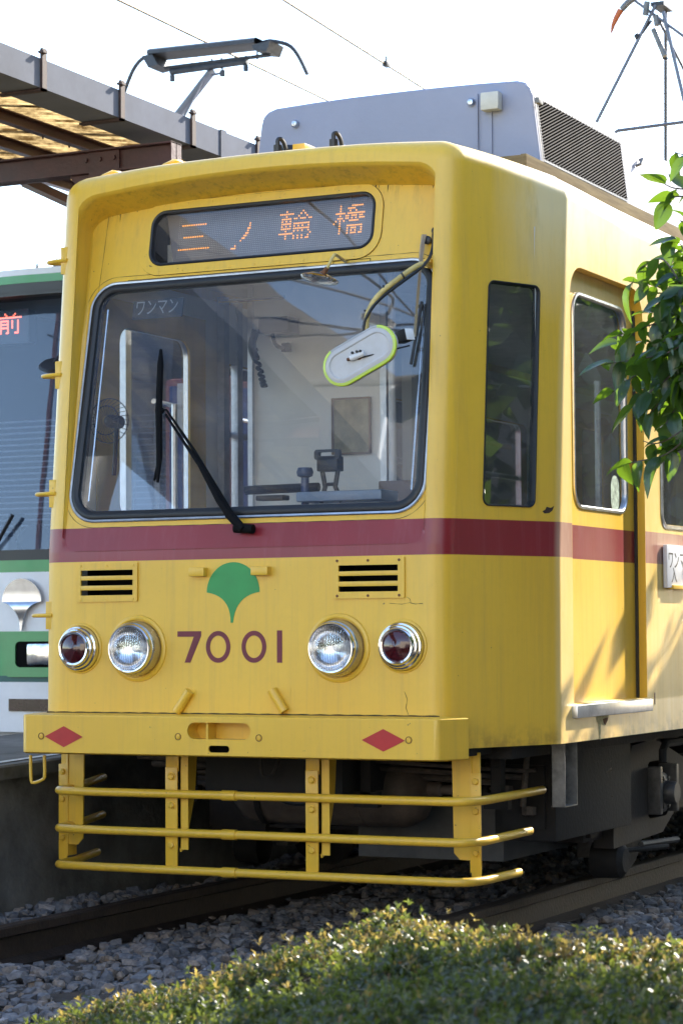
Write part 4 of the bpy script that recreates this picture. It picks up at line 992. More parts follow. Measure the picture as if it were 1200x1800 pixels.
b = B(); b.tube(smooth_path([(-.2, .4, .6), (-.05, .4, .42), (.1, .42, .40), (.25, .4, .5), (.3, .4, .62)], 2), .012, 8); b.tube([(.75, .4, .62), (.72, .45, .5)], .01, 6); obj('air_hose', b, M_rubber, tram)
M_pipe = mat('dusty_pipe', (.085, .065, .05), .7, noise_amt=.4, noise_scale=30)
rp_ = random.Random(12)
for k in range(16):
    x = rp_.uniform(.55, .90); y = rp_.uniform(.75, 1.6); L__ = rp_.uniform(.08, .30)
    b = B(); b.tube([(x, y, .65), (x+rp_.uniform(-.03, .03), y, .65-L__)], rp_.uniform(.006, .016), 8)
    if k % 2: b.lathe([(.03, 0), (.03, .03), (.015, .035)], (x, y, .65-L__), (0, 0, -1), 8)
    else: b.box((x-.04, y-.01, .65-L__-.03), (x+.04, y+.03, .65-L__))
    obj('pipe_fitting', b, M_pipe, tram)
for k in range(6):
    z = .60-.035*k; y0_ = .5+.12*k
    b = B(); b.tube(smooth_path([(-.8, y0_, z), (.2, y0_+.02, z-.02), (.75, y0_+.05, z-.05), (.93, y0_+.4, z-.08), (.95, 1.5, z-.03)], 2), .008+.003*(k % 3), 7); obj('brake_pipe', b, M_pipe, tram)
# hanging galvanised channel under the door corner
a_ = PX(985, 1312, 1.07); 
yc = a_.y+.06; zt, zb = .655, PX(1008, 1415, 1.07).z
b = B()
for (x0, y0, x1, y1) in ((1.018, yc-.03, 1.075, yc-.026), (1.018, yc+.10, 1.075, yc+.104)): b.box((x0, y0, zb), (x1, y1, zt))
b.box((1.018, yc-.03, zb-.003), (1.075, yc+.104, zb+.001)); b.box((1.018, yc-.03, zb), (1.022, yc+.104, zt)); obj('step_channel', b, M_galv, tram, smooth=0)
# truck: side frame, axle boxes, wheels
def truck(yo):
    tr_ = B()
    for s_ in (-1, 1):
        x = s_*.93
        tr_.plate([(yo-.75, .16), (yo-.1, .18), (yo+.15, .30), (yo+1.2, .30), (yo+1.45, .18), (yo+2.1, .16), (yo+2.1, .40), (yo+1.6, .56), (yo+1.1, .50), (yo+.2, .50), (yo-.2, .60), (yo-.5, .58), (yo-.62, .40), (yo-.75, .36)], [rr(yo-.30, yo-.02, .25, .50, .04), rr(yo+1.40, yo+1.65, .25, .50, .04)], lambda u, v: (x, u, v), (-s_*.09, 0, 0))
        tr_.box((s_*.60, yo-.98, .20), (s_*.88, yo-.72, .34), .01)
    for yy in (yo-.9, yo+2.1): tr_.box((-.9, yy-.05, .22), (.9, yy+.05, .36))
    t = obj('truck_frame', tr_, mat('truck_brown', (.030, .022, .018), .7, noise_amt=.35, noise_scale=9, bump=.15), tram, smooth=25)
    for s_ in (-1, 1):
        for yy in (yo-.16, yo+1.52):
            b = B(); b.lathe([(.0, .12), (.045, .12), (.05, .11), (.052, .07), (.085, .06), (.09, .05), (.09, 0)], (s_*.90, yy, .36), (s_, 0, 0), 28)
            b.box((s_*.9, yy-.13, .27), (s_*.985, yy-.095, .48), .006); b.box((s_*.9, yy+.095, .27), (s_*.985, yy+.13, .48), .006); ab = obj('axle_box', b, M_axle, t)
            for k in range(6):
                tt = k*math.pi/3; b = B(); b.lathe([(.011, 0), (.011, .012), (0, .014)], (s_*.96, yy+.07*math.cos(tt), .36+.07*math.sin(tt)), (s_, 0, 0), 6); obj('bolt', b, M_axle, ab, smooth=0)
            b = B(); b.tube([(s_*1.0, yy-.14, .50), (s_*1.0, yy-.14, .55), (s_*1.0, yy-.1, .58), (s_*1.0, yy+.12, .58)], .018, 8); obj('brake_link', b, M_under, t)
            b = B(); b.lathe([(.10, -.065), (.29, -.06), (.305, -.055), (.335, -.05), (.335, -.03), (.305, -.02), (.30, .05), (.27, .055), (.10, .045), (.06, .06), (0, .06)], (s_*.72, yy, .30), (s_, 0, 0), 48); obj('wheel', b, M_under, t)
            b = B(); b.tube([(s_*.95, yy-.30, .155), (s_*1.0, yy+.05, .150)], .014, 8); b.box((s_*.70, yy-.42, .10), (s_*.76, yy-.30, .42), .01); obj('brake_shoe', b, M_axle, t)
        b = B(); b.lathe([(0, .14), (.05, .14), (.075, .12), (.08, 0)], (s_*.80, yo-.62, .10), (s_, 0, 0), 24); b.tube([(s_*.92, yo-.60, .14), (s_*1.0, yo-.25, .13)], .012, 8); obj('sand_box', b, M_under, t)
truck(2.35)
truck(7.6)

# ================================================================== GROUND, TRACK
GZ = -.24
M_soil = mat('dark_soil', (.06, .055, .05), .95, noise_amt=.35, noise_scale=6, bump=.6, bscale=20)
b = B(); b.plate([(-300, -300), (300, -300), (300, 400), (-300, 400)], [], lambda u, v: (u, v, GZ)); struct(obj('ground', b, M_soil, smooth=0))
M_rail = mat('rusted_rail', (.040, .027, .021), .65, .2, noise_amt=.35, noise_scale=14, bump=.3)
M_railtop = mat('rail_head_worn', (.20, .18, .17), .4, .6, noise_amt=.3, noise_scale=20)
def rail(x0, lab):
    s_ = 1 if x0 > 0 else -1
    P = [(-.062, -.150), (.062, -.150), (.062, -.140), (.012, -.118), (.008, -.045), (.032, -.035), (.033, -.006), (.026, 0), (-.026, 0), (-.033, -.006), (-.032, -.035), (-.008, -.045), (-.012, -.118), (-.062, -.140)]
    b = B(); rows = [[Vector((x0+u, y, v)) for u, v in P] for y in (-11, -4, 0, 5, 40)]; b.grid([r[::-1] for r in rows], closed=True)
    return tag(obj('rail', b, M_rail, smooth=25), lab, 'rail', 'rails of the yellow tram\'s track')
rl = rail(-.70, 'rusty rail beside the concrete platform wall'); rail(.69, 'rusty rail on the hedge side of the track')
rg = np.random.default_rng(3)
M_slp = mat('sleeper_wood', (.075, .060, .05), .85, noise_amt=.4, noise_scale=5, stretch=(.3, 3, 3), bump=.5)
for i in range(22):
    y = -7.2+i*.62
    b = B(); b.box((-1.02, y-.11, -.30), (1.02, y+.11, -.152), .008)
    o = tag(obj('sleeper', b, M_slp), 'dark timber sleeper sunk in the grey ballast under the rails', 'sleeper', 'sleepers under the track')
def stones(n, xr, yr, zf, smin, smax, seed, name):
    g = np.random.default_rng(seed)
    bm = bmesh.new(); bmesh.ops.create_icosphere(bm, subdivisions=1, radius=1); V0 = np.array([v.co[:] for v in bm.verts]); F0 = np.array([[v.index for v in f.verts] for f in bm.faces]); bm.free()
    nv = len(V0); X = g.uniform(*xr, n); Y = g.uniform(*yr, n); S = smin+(smax-smin)*g.beta(1.6, 3, n)
    V = V0[None]*(1+g.normal(0, .24, (n, nv, 1))); 
    V = np.clip(V, -.74, .74)*np.stack([g.uniform(.8, 1.3, n), g.uniform(.7, 1.1, n), g.uniform(.55, .85, n)], 1)[:, None]
    a, b_, c = g.uniform(0, 6.28, n), g.normal(0, .5, n), g.normal(0, .5, n)
    ca, sa, cb_, sb, cc_, sc__ = np.cos(a), np.sin(a), np.cos(b_), np.sin(b_), np.cos(c), np.sin(c)
    Rz = np.zeros((n, 3, 3)); Rz[:, 0, 0] = ca; Rz[:, 0, 1] = -sa; Rz[:, 1, 0] = sa; Rz[:, 1, 1] = ca; Rz[:, 2, 2] = 1
    Rx_ = np.zeros((n, 3, 3)); Rx_[:, 0, 0] = 1; Rx_[:, 1, 1] = cb_; Rx_[:, 1, 2] = -sb; Rx_[:, 2, 1] = sb; Rx_[:, 2, 2] = cb_
    V = np.einsum('nij,nkj->nki', Rz @ Rx_, V)*S[:, None, None]
    Z = np.array([zf(x, y) for x, y in zip(X, Y)])+g.uniform(-.035, .012, n)
    V += np.stack([X, Y, Z], 1)[:, None]
    F = (F0[None]+np.arange(n)[:, None, None]*nv).reshape(-1, 3); V = V.reshape(-1, 3)
    me = bpy.data.meshes.new(name); me.vertices.add(len(V)); me.vertices.foreach_set('co', V.ravel()); me.loops.add(F.size); me.loops.foreach_set('vertex_index', F.ravel().astype(np.int32))
    me.polygons.add(len(F)); me.polygons.foreach_set('loop_start', np.arange(0, F.size, 3, dtype=np.int32)); me.update(calc_edges=True); me.validate(); me.shade_flat()
    o = bpy.data.objects.new(name, me); col.objects.link(o); return o
def stone_mat():
    m = bpy.data.materials.new('ballast_stone'); m.use_nodes = True; n = m.node_tree; N = n.nodes.new; L = n.links.new; b = n.nodes['Principled BSDF']
    g = N('ShaderNodeNewGeometry'); cr = N('ShaderNodeValToRGB'); L(g.outputs['Random Per Island'], cr.inputs[0])
    cr.color_ramp.elements[0].color = (.11, .11, .12, 1); cr.color_ramp.elements[1].color = (.38, .38, .40, 1)
    e = cr.color_ramp.elements.new(.5); e.color = (.20, .205, .22, 1); e = cr.color_ramp.elements.new(.93); e.color = (.30, .24, .19, 1)
    tc = N('ShaderNodeTexCoord'); nz = N('ShaderNodeTexNoise'); nz.inputs['Scale'].default_value = 60; nz.inputs['Detail'].default_value = 6; L(tc.outputs['Object'], nz.inputs[0])
    mx = N('ShaderNodeMix'); mx.data_type = 'RGBA'; mx.blend_type = 'MULTIPLY'; mx.inputs[0].default_value = .8; L(cr.outputs[0], mx.inputs[6])
    c2 = N('ShaderNodeValToRGB'); L(nz.outputs[0], c2.inputs[0]); c2.color_ramp.elements[0].position = .35; c2.color_ramp.elements[0].color = (.5, .5, .52, 1); c2.color_ramp.elements[1].position = .65
    L(c2.outputs[0], mx.inputs[7]); L(mx.outputs[2], b.inputs['Base Color']); b.inputs['Roughness'].default_value = .8
    bp = N('ShaderNodeBump'); bp.inputs['Strength'].default_value = .6; bp.inputs['Distance'].default_value = .006; L(nz.outputs[0], bp.inputs['Height']); L(bp.outputs[0], b.inputs['Normal'])
    return m
M_stone = stone_mat()
def bed(x, y):
    z = -.150
    if x > 1.0: z -= min(.06, (x-1.0)*.06)
    if x < -.95: z = -.06+.02*math.sin(y*3)
    elif x < -.78: z = -.10
    if abs(((y+7.2)/.62) % 1-.0) < .16 or abs(((y+7.2)/.62) % 1-1) < .16: z -= .010 if x > -.78 and abs(x) < 1.0 else 0
    return z
o = stones(25000, (-1.12, 2.6), (-2.6, 4.2), bed, .017, .047, 11, 'ballast'); o.data.materials.append(M_stone); stuff(o)
o = stones(7000, (-1.1, 2.8), (4.2, 11), bed, .02, .045, 12, 'far_ballast'); o.data.materials.append(M_stone); stuff(o)
b = B(); b.plate([(-1.12, -11), (1.0, -11), (1.0, 40), (-1.12, 40)], [], lambda u, v: (u, v, -.185)); struct(obj('track_bed', b, mat('ballast_bed', (.10, .10, .10), .95, noise_amt=.4, noise_scale=25, bump=.8), smooth=0))

# ================================================================== PLATFORM
M_conc = mat('stained_concrete', (.16, .155, .145), .85, noise_amt=.5, noise_scale=3, bump=.5, bscale=35, dirt=(.06, .058, .05))
M_asph = mat('platform_asphalt', (.09, .09, .09), .85, noise_amt=.25, noise_scale=30, bump=.4)
ztop = lambda y: .545+.03*max(-3, min(y, 8))
b = B(); ys = [-9.0, 0, 2, 5, 8, 40]
b.grid([[Vector((-1.15, y, -.24)) for y in ys], [Vector((-1.15, y, ztop(y)-.06)) for y in ys], [Vector((-1.12, y, ztop(y)-.058)) for y in ys], [Vector((-1.12, y, ztop(y)-.008)) for y in ys], [Vector((-1.128, y, ztop(y))) for y in ys], [Vector((-1.30, y, ztop(y))) for y in ys]])
b.grid([[Vector((-1.30, y, ztop(y))) for y in ys], [Vector((-2.14, y, ztop(y))) for y in ys], [Vector((-2.14, y, -.24)) for y in ys]])
b.box((-2.13, -9.0, -.24), (-1.13, -8.98, ztop(-9)-.001)); struct(obj('platform', b, M_conc, smooth=0))
b = B(); b.grid([[Vector((-1.19, y, ztop(y)+.004)) for y in ys], [Vector((-1.235, y, ztop(y)+.004)) for y in ys]]); struct(obj('platform_edge_line', b, mat('worn_white_line', (.62, .62, .6), .7, noise_amt=.3, noise_scale=30), smooth=0))

# ================================================================== GREEN TRAM
GY = 3.5; gx = -3.30
gt = thing('tram', 'white and green tram standing behind the yellow one at the platform', 'tram', (gx, GY, 0))
hw = 1.10
gw = lambda px, py: PY(px, py, GY)
zz_ = dict(rt=gw(50, 473).z, wt=gw(50, 484).z, gt=gw(50, 498).z, wb=gw(40, 985).z, g2=gw(40, 1006).z, w1=gw(40, 1110).z, g3=gw(40, 1188).z, t1=gw(40, 1199).z, bt=gw(40, 1287).z)
def gband(name, z0, z1, m, yoff=0.0, inset=0.0, par=gt):
    cz = [(-hw, 9.0), (-hw, .45), (-hw+.05, .22), (-hw+.22, .06), (-.6, 0), (0, -.03), (.6, 0), (hw-.22, .06), (hw-.05, .22), (hw, .45), (hw, 9.0)]
    b = B(); b.grid([[Vector((gx+x*(1-inset), GY+y+yoff, z)) for x, y in cz] for z in (z0, z1)]); return obj(name, b, m, par, smooth=50)
GW = mat('tram_white', (.72, .73, .76), .35, noise_amt=.05, coat=.3); GG = mat('tram_green', (.055, .31, .10), .4, noise_amt=.08, coat=.3); GT = mat('tram_teal', (.01, .10, .09), .4)
gband('front_panel', zz_['bt'], zz_['t1'], GW); gband('teal_line', zz_['t1'], zz_['g3'], GT); gband('green_band', zz_['g3'], zz_['w1'], GG); gband('front_panel', zz_['w1'], zz_['g2'], GW)
gband('green_band', zz_['g2'], zz_['wb'], GG); gband('green_band', zz_['gt'], zz_['wt'], GG); gband('roof_edge', zz_['wt'], zz_['rt'], GW)
b = B(); b.grid([[Vector((gx+x, GY+y, zz_['rt']-.004+z)) for x in (-hw+.01, -.9, 0, .9, hw-.01) for z in [k if abs(x) < 1 else 0]] for y, k in ((0.02, 0), (.1, .0), (.6, .05), (9, .05))]); obj('roof', b, GW, gt)
b = B(); b.box((gx-1.0, GY+.1, .20), (gx+1.0, GY+8.9, zz_['bt'])); b.box((gx-1.05, GY+.02, zz_['bt']-.10), (gx+1.05, GY+.1, zz_['bt'])); obj('skirt', b, mat('skirt_grey', (.40, .40, .41), .5), gt, smooth=0)
for s_ in (-1, 1):
    b = B(); b.plate([(GY+.40, zz_['bt']), (GY+9, zz_['bt']), (GY+9, zz_['rt']), (GY+.40, zz_['rt'])], [], lambda u, v: (gx+s_*(hw-.015), u, v), (-s_*.03, 0, 0)); obj('side_wall', b, M_dark, gt, smooth=0)
# windscreen: dark surround, glass, things behind the glass
gband('windscreen_surround', zz_['gt']-.07, zz_['gt'], M_black, .004); gband('windscreen_surround', zz_['wb'], zz_['wb']+.06, M_black, .004)
ggl = glass_mat('green_tram_glass', tint=(.60, .66, .74), dust_haze=.16, dcol=(.18, .26, .42), refl=2.6)  # film tinted blue to stand in for sky mirrored in this glass
b = B(); zA, zB = zz_['wb']+.04, zz_['gt']-.05
b.grid([[Vector((gx+x*(1-.02*k), GY+y+.012+.20*k, zA+(zB-zA)*k)) for x, y in ((-hw+.22, .06), (-.6, 0), (0, -.03), (.6, 0), (hw-.22, .06))] for k in (0, 1)]); obj('windscreen_pane', b, ggl, gt, smooth=50)
gband('windscreen_lintel', zB-.0, zB+.012, M_black, .0)
b = B(); b.box((gx-1.0, GY+.02, zB), (gx+1.0, GY+.30, zB+.02)); obj('windscreen_header', b, M_black, gt, smooth=0)
b = B(); b.box((gx-1.06, GY+2.2, .8), (gx+1.06, GY+2.25, 3.2)); b.box((gx-1.0, GY+.3, .75), (gx+1.0, GY+2.2, .8)); obj('cab_bulkhead', b, mat('dark_bulkhead', (.07, .08, .10), .6), gt, smooth=0)
a_, c_ = gw(0, 540), gw(62, 600)
d0, d1 = PY(-40, 608, GY+.26), PY(50, 542, GY+.26)
b = B(); b.box((d0.x, GY+.26, d0.z), (d1.x, GY+.34, d1.z)); dd = obj('destination_display', b, mat('display_blue_black', (.03, .045, .09), .3), gt, smooth=0)
e0, e1_ = PY(-2, 588, GY+.257), PY(38, 549, GY+.257)
b = led_dots('前', e0.x, e1_.x, e0.z, e1_.z, lambda u, v: (u, GY+.256, v), .0062); obj('lit_characters', b, mat('lit_led_red', (1, .18, .10), .4, noise_amt=0, emit=.9), dd, smooth=0)
b = B()
for k in range(22):
    z = 1.62+k*.035; b.box((gx-.95, GY+.55, z), (gx+1.0, GY+.552, z+.008))
obj('blind_slats', b, mat('blind_pale', (.30, .33, .37), .5), gt, smooth=0)
p = PY(10, 965, GY+.2); b = B(); b.box((p.x-.20, GY+.15, p.z-.10), (p.x+.05, GY+.4, p.z+.07), .01); obj('fare_box', b, mat('fare_grey', (.42, .43, .44), .4), gt)
b = B(); p = PY(30, 915, GY+.25); b.tube([(p.x, GY+.25, p.z-.12), (p.x, GY+.25, p.z)], .022, 8); b.lathe([(0, .02), (.05, .018), (.06, 0), (.03, -.03)], (p.x, GY+.25, p.z+.02), (0, 0, 1), 16); obj('controller_lever', b, M_black, gt)
b = B(); p = PY(62, 950, GY+.2); b.lathe([(0, .03), (.09, .02), (.11, -.02), (.06, -.06), (0, -.06)], p, (.5, -1, .3), 20); b.box((p.x-.02, GY+.2, p.z-.18), (p.x+.03, GY+.25, p.z+.1)); obj('cab_microphone', b, M_black, gt)
p = PY(90, 642, GY-.1); b = B(); b.lathe([(0, .012), (.06, .01), (.072, 0), (.06, -.012), (0, -.014)], (p.x, GY-.1, p.z), (.2, -.6, .75), 24); b.tube([(p.x, GY-.1, p.z), (p.x+.15, GY, p.z+.22)], .008, 6); obj('side_mirror', b, M_black, gt)
p = PY(60, 1010, GY-.03); b = B(); b.tube([PY(-30, 1000, GY-.02), PY(22, 905, GY-.045)], .012, 6); obj('wiper_arm', b, M_black, gt)
# chrome ginkgo, headlamp recess, lower lamps
p = PY(41, 1058, GY-.035); b = B(); G_ = ginkgo(p.x, p.z, .133, .165)
b.plate(G_, [], lambda u, v: (u, GY-.055-.02*max(0, 1-((u-p.x)**2+(v-p.z-.03)**2)/.016), v), (0, .02, 0)); obj('ginkgo_emblem', b, mat('brushed_emblem', (.62, .63, .66), .22, 1, noise_amt=.2), gt, smooth=30)
p0, p1 = gw(20, 1190), gw(100, 1112)
b = B(); b.plate(rr(p0.x, p0.x+.62, p0.z+.0, p1.z-.0, .01), [rr(p0.x+.055, p0.x+.56, p0.z+.055, p1.z-.05, .03)], lambda u, v: (u, GY-.045, v), (0, .02, 0)); hb = obj('headlamp_bezel', b, GG, gt)
b = B(); b.plate(rr(p0.x+.045, p0.x+.57, p0.z+.05, p1.z-.04, .03), [], lambda u, v: (u, GY-.036, v)); obj('lamp_recess', b, M_dark, hb, smooth=0)
b = B(); q = gw(70, 1150); b.box((q.x-.055, GY-.060, q.z-.062), (q.x+.14, GY-.03, q.z+.062), .02); obj('headlight', b, M_lens, hb)
p0, p1 = gw(22, 1250), gw(90, 1229); b = B(); b.box((p0.x, GY-.04, p0.z), (p1.x+.3, GY-.028, p1.z)); obj('lamp_strip', b, mat('dark_red_lamp', (.03, .012, .012), .2, noise_amt=.5, noise_scale=30), gt, smooth=0)
p = gw(40, 462); b = B(); b.lathe([(0, .03), (.03, .02), (.03, -.12)], (p.x+.05, GY+.3, p.z+.03), (-.9, -.1, .25), 12); b.tube([(p.x+.02, GY+.3, p.z-.06), (p.x+.02, GY+.3, p.z+.02)], .015, 6); b.tube([(p.x-.10, GY+.3, p.z-.06), (p.x-.10, GY+.3, p.z+.05)], [.02, .004], 6); obj('roof_camera', b, M_galv, gt)
# its pantograph
PYG = 6.0
gp = lambda px, py, dy=0: PY(px, py, PYG+dy)
b = B(); b.tube([gp(372, 125), gp(372, 125)+(gp(285, 190)-gp(372, 125))*2.3+Vector((0, .5, 0))], .030, 10); b.tube([gp(360, 134), gp(300, 198)+(gp(300, 198)-gp(360, 134))*1.3+Vector((0, .4, 0))], .009, 8); b.tube([gp(392, 127), gp(360, 134)], .009, 8)
b.box((gx-.6, PYG-.1, 3.1), (gx+.6, PYG+1.5, 3.25)); pf = obj('pantograph_arm', b, MATS['pantograph_steel'], gt)
b = B(); a_, c_ = gp(272, 100), gp(460, 80)
Mq = None
zc = (a_.z+c_.z)/2
b.grid([[Vector((a_.x, PYG+y, a_.z+z)) for y, z in ((-.11, 0), (-.11, .025), (-.08, .042), (.08, .042), (.11, .025), (.11, 0))], [Vector((c_.x, PYG+y, c_.z+z)) for y, z in ((-.11, 0), (-.11, .025), (-.08, .042), (.08, .042), (.11, .025), (.11, 0))]], closed=True)
obj('collector_head', b, mat('collector_dark', (.05, .055, .065), .5, .3, noise_amt=.3, noise_scale=20), pf)
b = B(); hL = [gp(275, 98), gp(262, 97), (gp(248, 103)), gp(236, 118), gp(226, 140), gp(218, 163)]; b.tube(smooth_path(hL, 1), .014, 8); hR = [gp(455, 78), gp(470, 70), gp(490, 73), gp(508, 78), gp(520, 90), gp(531, 110), gp(540, 130)]; b.tube(smooth_path(hR, 1), .014, 8)
b.plate([tuple((q.x, q.z)) for q in (gp(262, 103), gp(280, 100), gp(290, 118), gp(273, 123))], [], lambda u, v: (u, PYG-.1, v), (0, .2, 0)); b.plate([tuple((q.x, q.z)) for q in (gp(455, 84), gp(487, 76), gp(480, 95), gp(458, 93))], [], lambda u, v: (u, PYG-.1, v), (0, .2, 0)); obj('collector_horn', b, MATS['collector_dark'], pf)
b = B(); b.tube([gp(300, 126), gp(435, 107)], .022, 10); b.tube([gp(290, 119), gp(474, 96)], .014, 8)
for px, py in ((304, 120), (372, 108), (389, 106), (432, 103), (452, 90)): b.tube([gp(px, py+14), gp(px, py-6)], .006, 6)
for px, py in ((303, 137), (391, 128), (432, 119)): b.lathe([(.018, -.02), (.018, .02)], gp(px, py), (0, 0, 1), 8); b.tube([gp(px, py), gp(px, py-12)], .006, 6)
obj('collector_cradle', b, MATS['collector_dark'], pf)

# ================================================================== CANOPY
M_brown = mat('brown_steel_paint', (.085, .032, .028), .5, noise_amt=.25, noise_scale=8, bump=.15)
M_gut = mat('gutter_grey', (.16, .17, .20), .8, spec=.08, noise_amt=.12, noise_scale=4)
cn = thing('platform_canopy', 'brown steel platform canopy with corrugated roof and grey box gutter', 'canopy', (-1.87, 1.9, .6))
GX = -1.5
b = B(); P5 = [(GX, 3.522), (GX, 3.655), (GX-.012, 3.66), (GX-.012, 3.54), (GX-.20, 3.54), (GX-.20, 3.66), (GX-.212, 3.66), (GX-.212, 3.522)]
b.grid([[Vector((x, y, z-.006*(y-1))) for x, z in P5][::-1] for y in (-9, 1, 2.42, 5.2)], closed=True); gut = obj('gutter', b, M_gut, cn, smooth=0)
b = B(); b.grid([[Vector((x+.006 if x > -1.6 else x, y, z+(.006 if z > 3.6 else -.006)-.006*(y-1))) for x, z in P5[:2]+P5[-1:]] for y in (2.60, 2.66)]); obj('gutter_joint', b, M_gut, gut)
M_strap = mat('rusty_strap', (.07, .04, .032), .7, noise_amt=.4, noise_scale=40)
for y in (-1.07, -.39, .29, .96, 1.63, 2.31, 3.0, 3.7, 4.4):
    b = B(); dz = -.006*(y-1); b.box((GX+.001, y-.018, 3.508+dz), (GX+.014, y+.018, 3.70+dz)); b.box((GX-.22, y-.018, 3.508+dz), (GX+.014, y+.018, 3.519+dz)); b.box((GX+.001, y-.035, 3.675+dz), (GX+.03, y-.0, 3.685+dz)); obj('gutter_strap', b, M_strap, gut, smooth=0)
# corrugated translucent sheets, rising away from the gutter
def sheet_mat():
    m = bpy.data.materials.new('aged_translucent_sheet'); m.use_nodes = True; n = m.node_tree; N = n.nodes.new; L = n.links.new; n.nodes.clear()
    out = N('ShaderNodeOutputMaterial'); d = N('ShaderNodeBsdfDiffuse'); t = N('ShaderNodeBsdfTranslucent'); mx = N('ShaderNodeMixShader'); mx.inputs[0].default_value = .5
    tc = N('ShaderNodeTexCoord'); nz = N('ShaderNodeTexNoise'); nz.inputs['Scale'].default_value = 5; nz.inputs['Detail'].default_value = 8; nz.inputs['Roughness'].default_value = .7; mp = N('ShaderNodeMapping'); mp.inputs['Scale'].default_value = (1, 3, 1); L(tc.outputs['Object'], mp.inputs[0]); L(mp.outputs[0], nz.inputs[0])
    cr = N('ShaderNodeValToRGB'); L(nz.outputs[0], cr.inputs[0]); cr.color_ramp.elements[0].position = .38; cr.color_ramp.elements[0].color = (.08, .045, .015, 1); cr.color_ramp.elements[1].position = .62; cr.color_ramp.elements[1].color = (.62, .46, .22, 1)
    L(cr.outputs[0], d.inputs[0]); L(cr.outputs[0], t.inputs[0]); L(d.outputs[0], mx.inputs[1]); L(t.outputs[0], mx.inputs[2]); L(mx.outputs[0], out.inputs[0]); return m
M_sheet = sheet_mat()
def zroof(x): return 3.555+(-1.62-x)*.13
for j in range(19):
    y0 = -8.6+j*.72; rows = []
    for k in range(37):
        y = y0+.74*k/36; rows.append([Vector((x, y, zroof(x)+.017*math.sin(2*math.pi*(y-y0)/.0617)+(.003 if j % 2 else 0))) for x in (-1.60, -2.4, -3.25)])
    b = B(); b.grid(rows); obj('corrugated_sheet', b, M_sheet, cn, smooth=60)
# purlins along the canopy and cantilever beams
for x in (-2.08, -2.62, -3.15):
    z = zroof(x)-.022; b = B(); b.box((x-.025, -9, z-.055), (x-.02, 5.1, z)); b.box((x-.025, -9, z-.059), (x+.020, 5.1, z-.053)); b.box((x-.0252, -9, z-.004), (x+.02, 5.1, z+.002)); obj('purlin', b, M_brown, cn, smooth=0)
for k in range(26):
    x = random.choice((-2.08, -2.62, -3.15)); y = -1+k*.24; z = zroof(x)-.02
    b = B(); b.tube([(x-.02, y, z-.07), (x-.035, y, z-.02), (x-.03, y, z+.05)], .005, 5); obj('hook_bolt', b, M_strap, cn)
for yb_, vis in ((1.95, True), (4.9, False), (-3.0, False), (-7.5, False)):
    zt = PY(200, 262, yb_).z if vis else 3.47; zt2 = zt-.115; xe_ = PY(310, 262, yb_).x if vis else -1.4
    b = B(); b.box((-3.3, yb_-.004, zt2), (xe_, yb_+.004, zt)); b.box((-3.3, yb_-.05, zt-.008), (xe_, yb_+.05, zt)); b.box((-3.3, yb_-.05, zt2), (xe_, yb_+.05, zt2+.008)); b.box((xe_-.006, yb_-.048, zt2+.002), (xe_, yb_+.048, zt-.002)); bm_ = obj('cantilever_beam', b, M_brown, cn, smooth=0)
    xp = PY(185, 300, yb_).x if vis else -1.87
    b = B(); b.plate([(xp-.20, zt2+.004), (xp+.20, zt2+.004), (xp+.07, zt2-.17), (xp-.07, zt2-.17)], [], lambda u, v: (u, yb_-.012, v), (0, .024, 0)); b.plate(rr(xp-.09, xp+.09, zt2, zt, .001, 1), [], lambda u, v: (u, yb_-.018, v), (0, .012, 0))
    for px_ in (-.05, -.01, .03): b.lathe([(.013, 0), (.013, .01), (0, .01)], (xp+px_*2, yb_-.018, zt-.045), (0, -1, 0), 6)
    obj('gusset', b, M_brown, bm_, smooth=0)
    b = B(); b.box((xp-.06, yb_-.055, .59), (xp+.06, yb_+.055, zt2)); obj('canopy_post', b, M_brown, cn, smooth=0)
    b = B(); a_ = Vector((xp-.05, yb_+.03, zt2-.20)); c_ = Vector((xp-.75, yb_+.4, zt2+.10)); b.tube([a_, c_], .032, 4); obj('brace', b, M_brown, cn, smooth=0)

# ================================================================== WIRES
M_wire = mat('copper_wire', (.16, .12, .07), .5, .6)
def wire(x0, x1, z, r, lab, y0=-60, y1=90, grp='overhead wires'):
    b = B(); b.tube([(x0+(x1-x0)*t, y0+(y1-y0)*t, z) for t in (0, .5, 1)], r, 6, False); return tag(obj('overhead_wire', b, M_wire), lab, 'wire', grp)
q1, q2 = PZ(210, 0, 5.09), PZ(580, 178, 5.09)
def ext(q1, q2, k): d = (q2-q1); return q1-d*k, q2+d*k
def wire2(p1, p2, z, r, lab):
    q1, q2 = PZ(*p1, z), PZ(*p2, z); a, c = ext(q1, q2, 14); b = B(); b.tube([a, q1, q2, c], r, 6, False); return tag(obj('overhead_wire', b, M_wire), lab, 'wire', 'overhead wires')
wire2((210, 0), (580, 178), 5.10, .009, 'thin contact wire running over the green tram\'s pantograph')
w2 = wire2((500, 0), (745, 155), 5.3, .009, 'thin wire with a dark clamp in the open sky')
p = PZ(679, 112, 5.3); b = B(); b.box(p-Vector((.02, .035, .022)), p+Vector((.02, .035, .022)), .006); b.tube([p+Vector((0, 0, -.02)), p+Vector((0, 0, .06))], .008, 6); o = obj('wire_clamp', b, M_black, w2)
wire2((0, 370), (110, 408), 9.5, .014, 'faint far wire crossing the sky above the green tram, the upper of two')
wire2((0, 432), (110, 466), 9.0, .014, 'faint far wire just above the green tram roof, the lower of two')

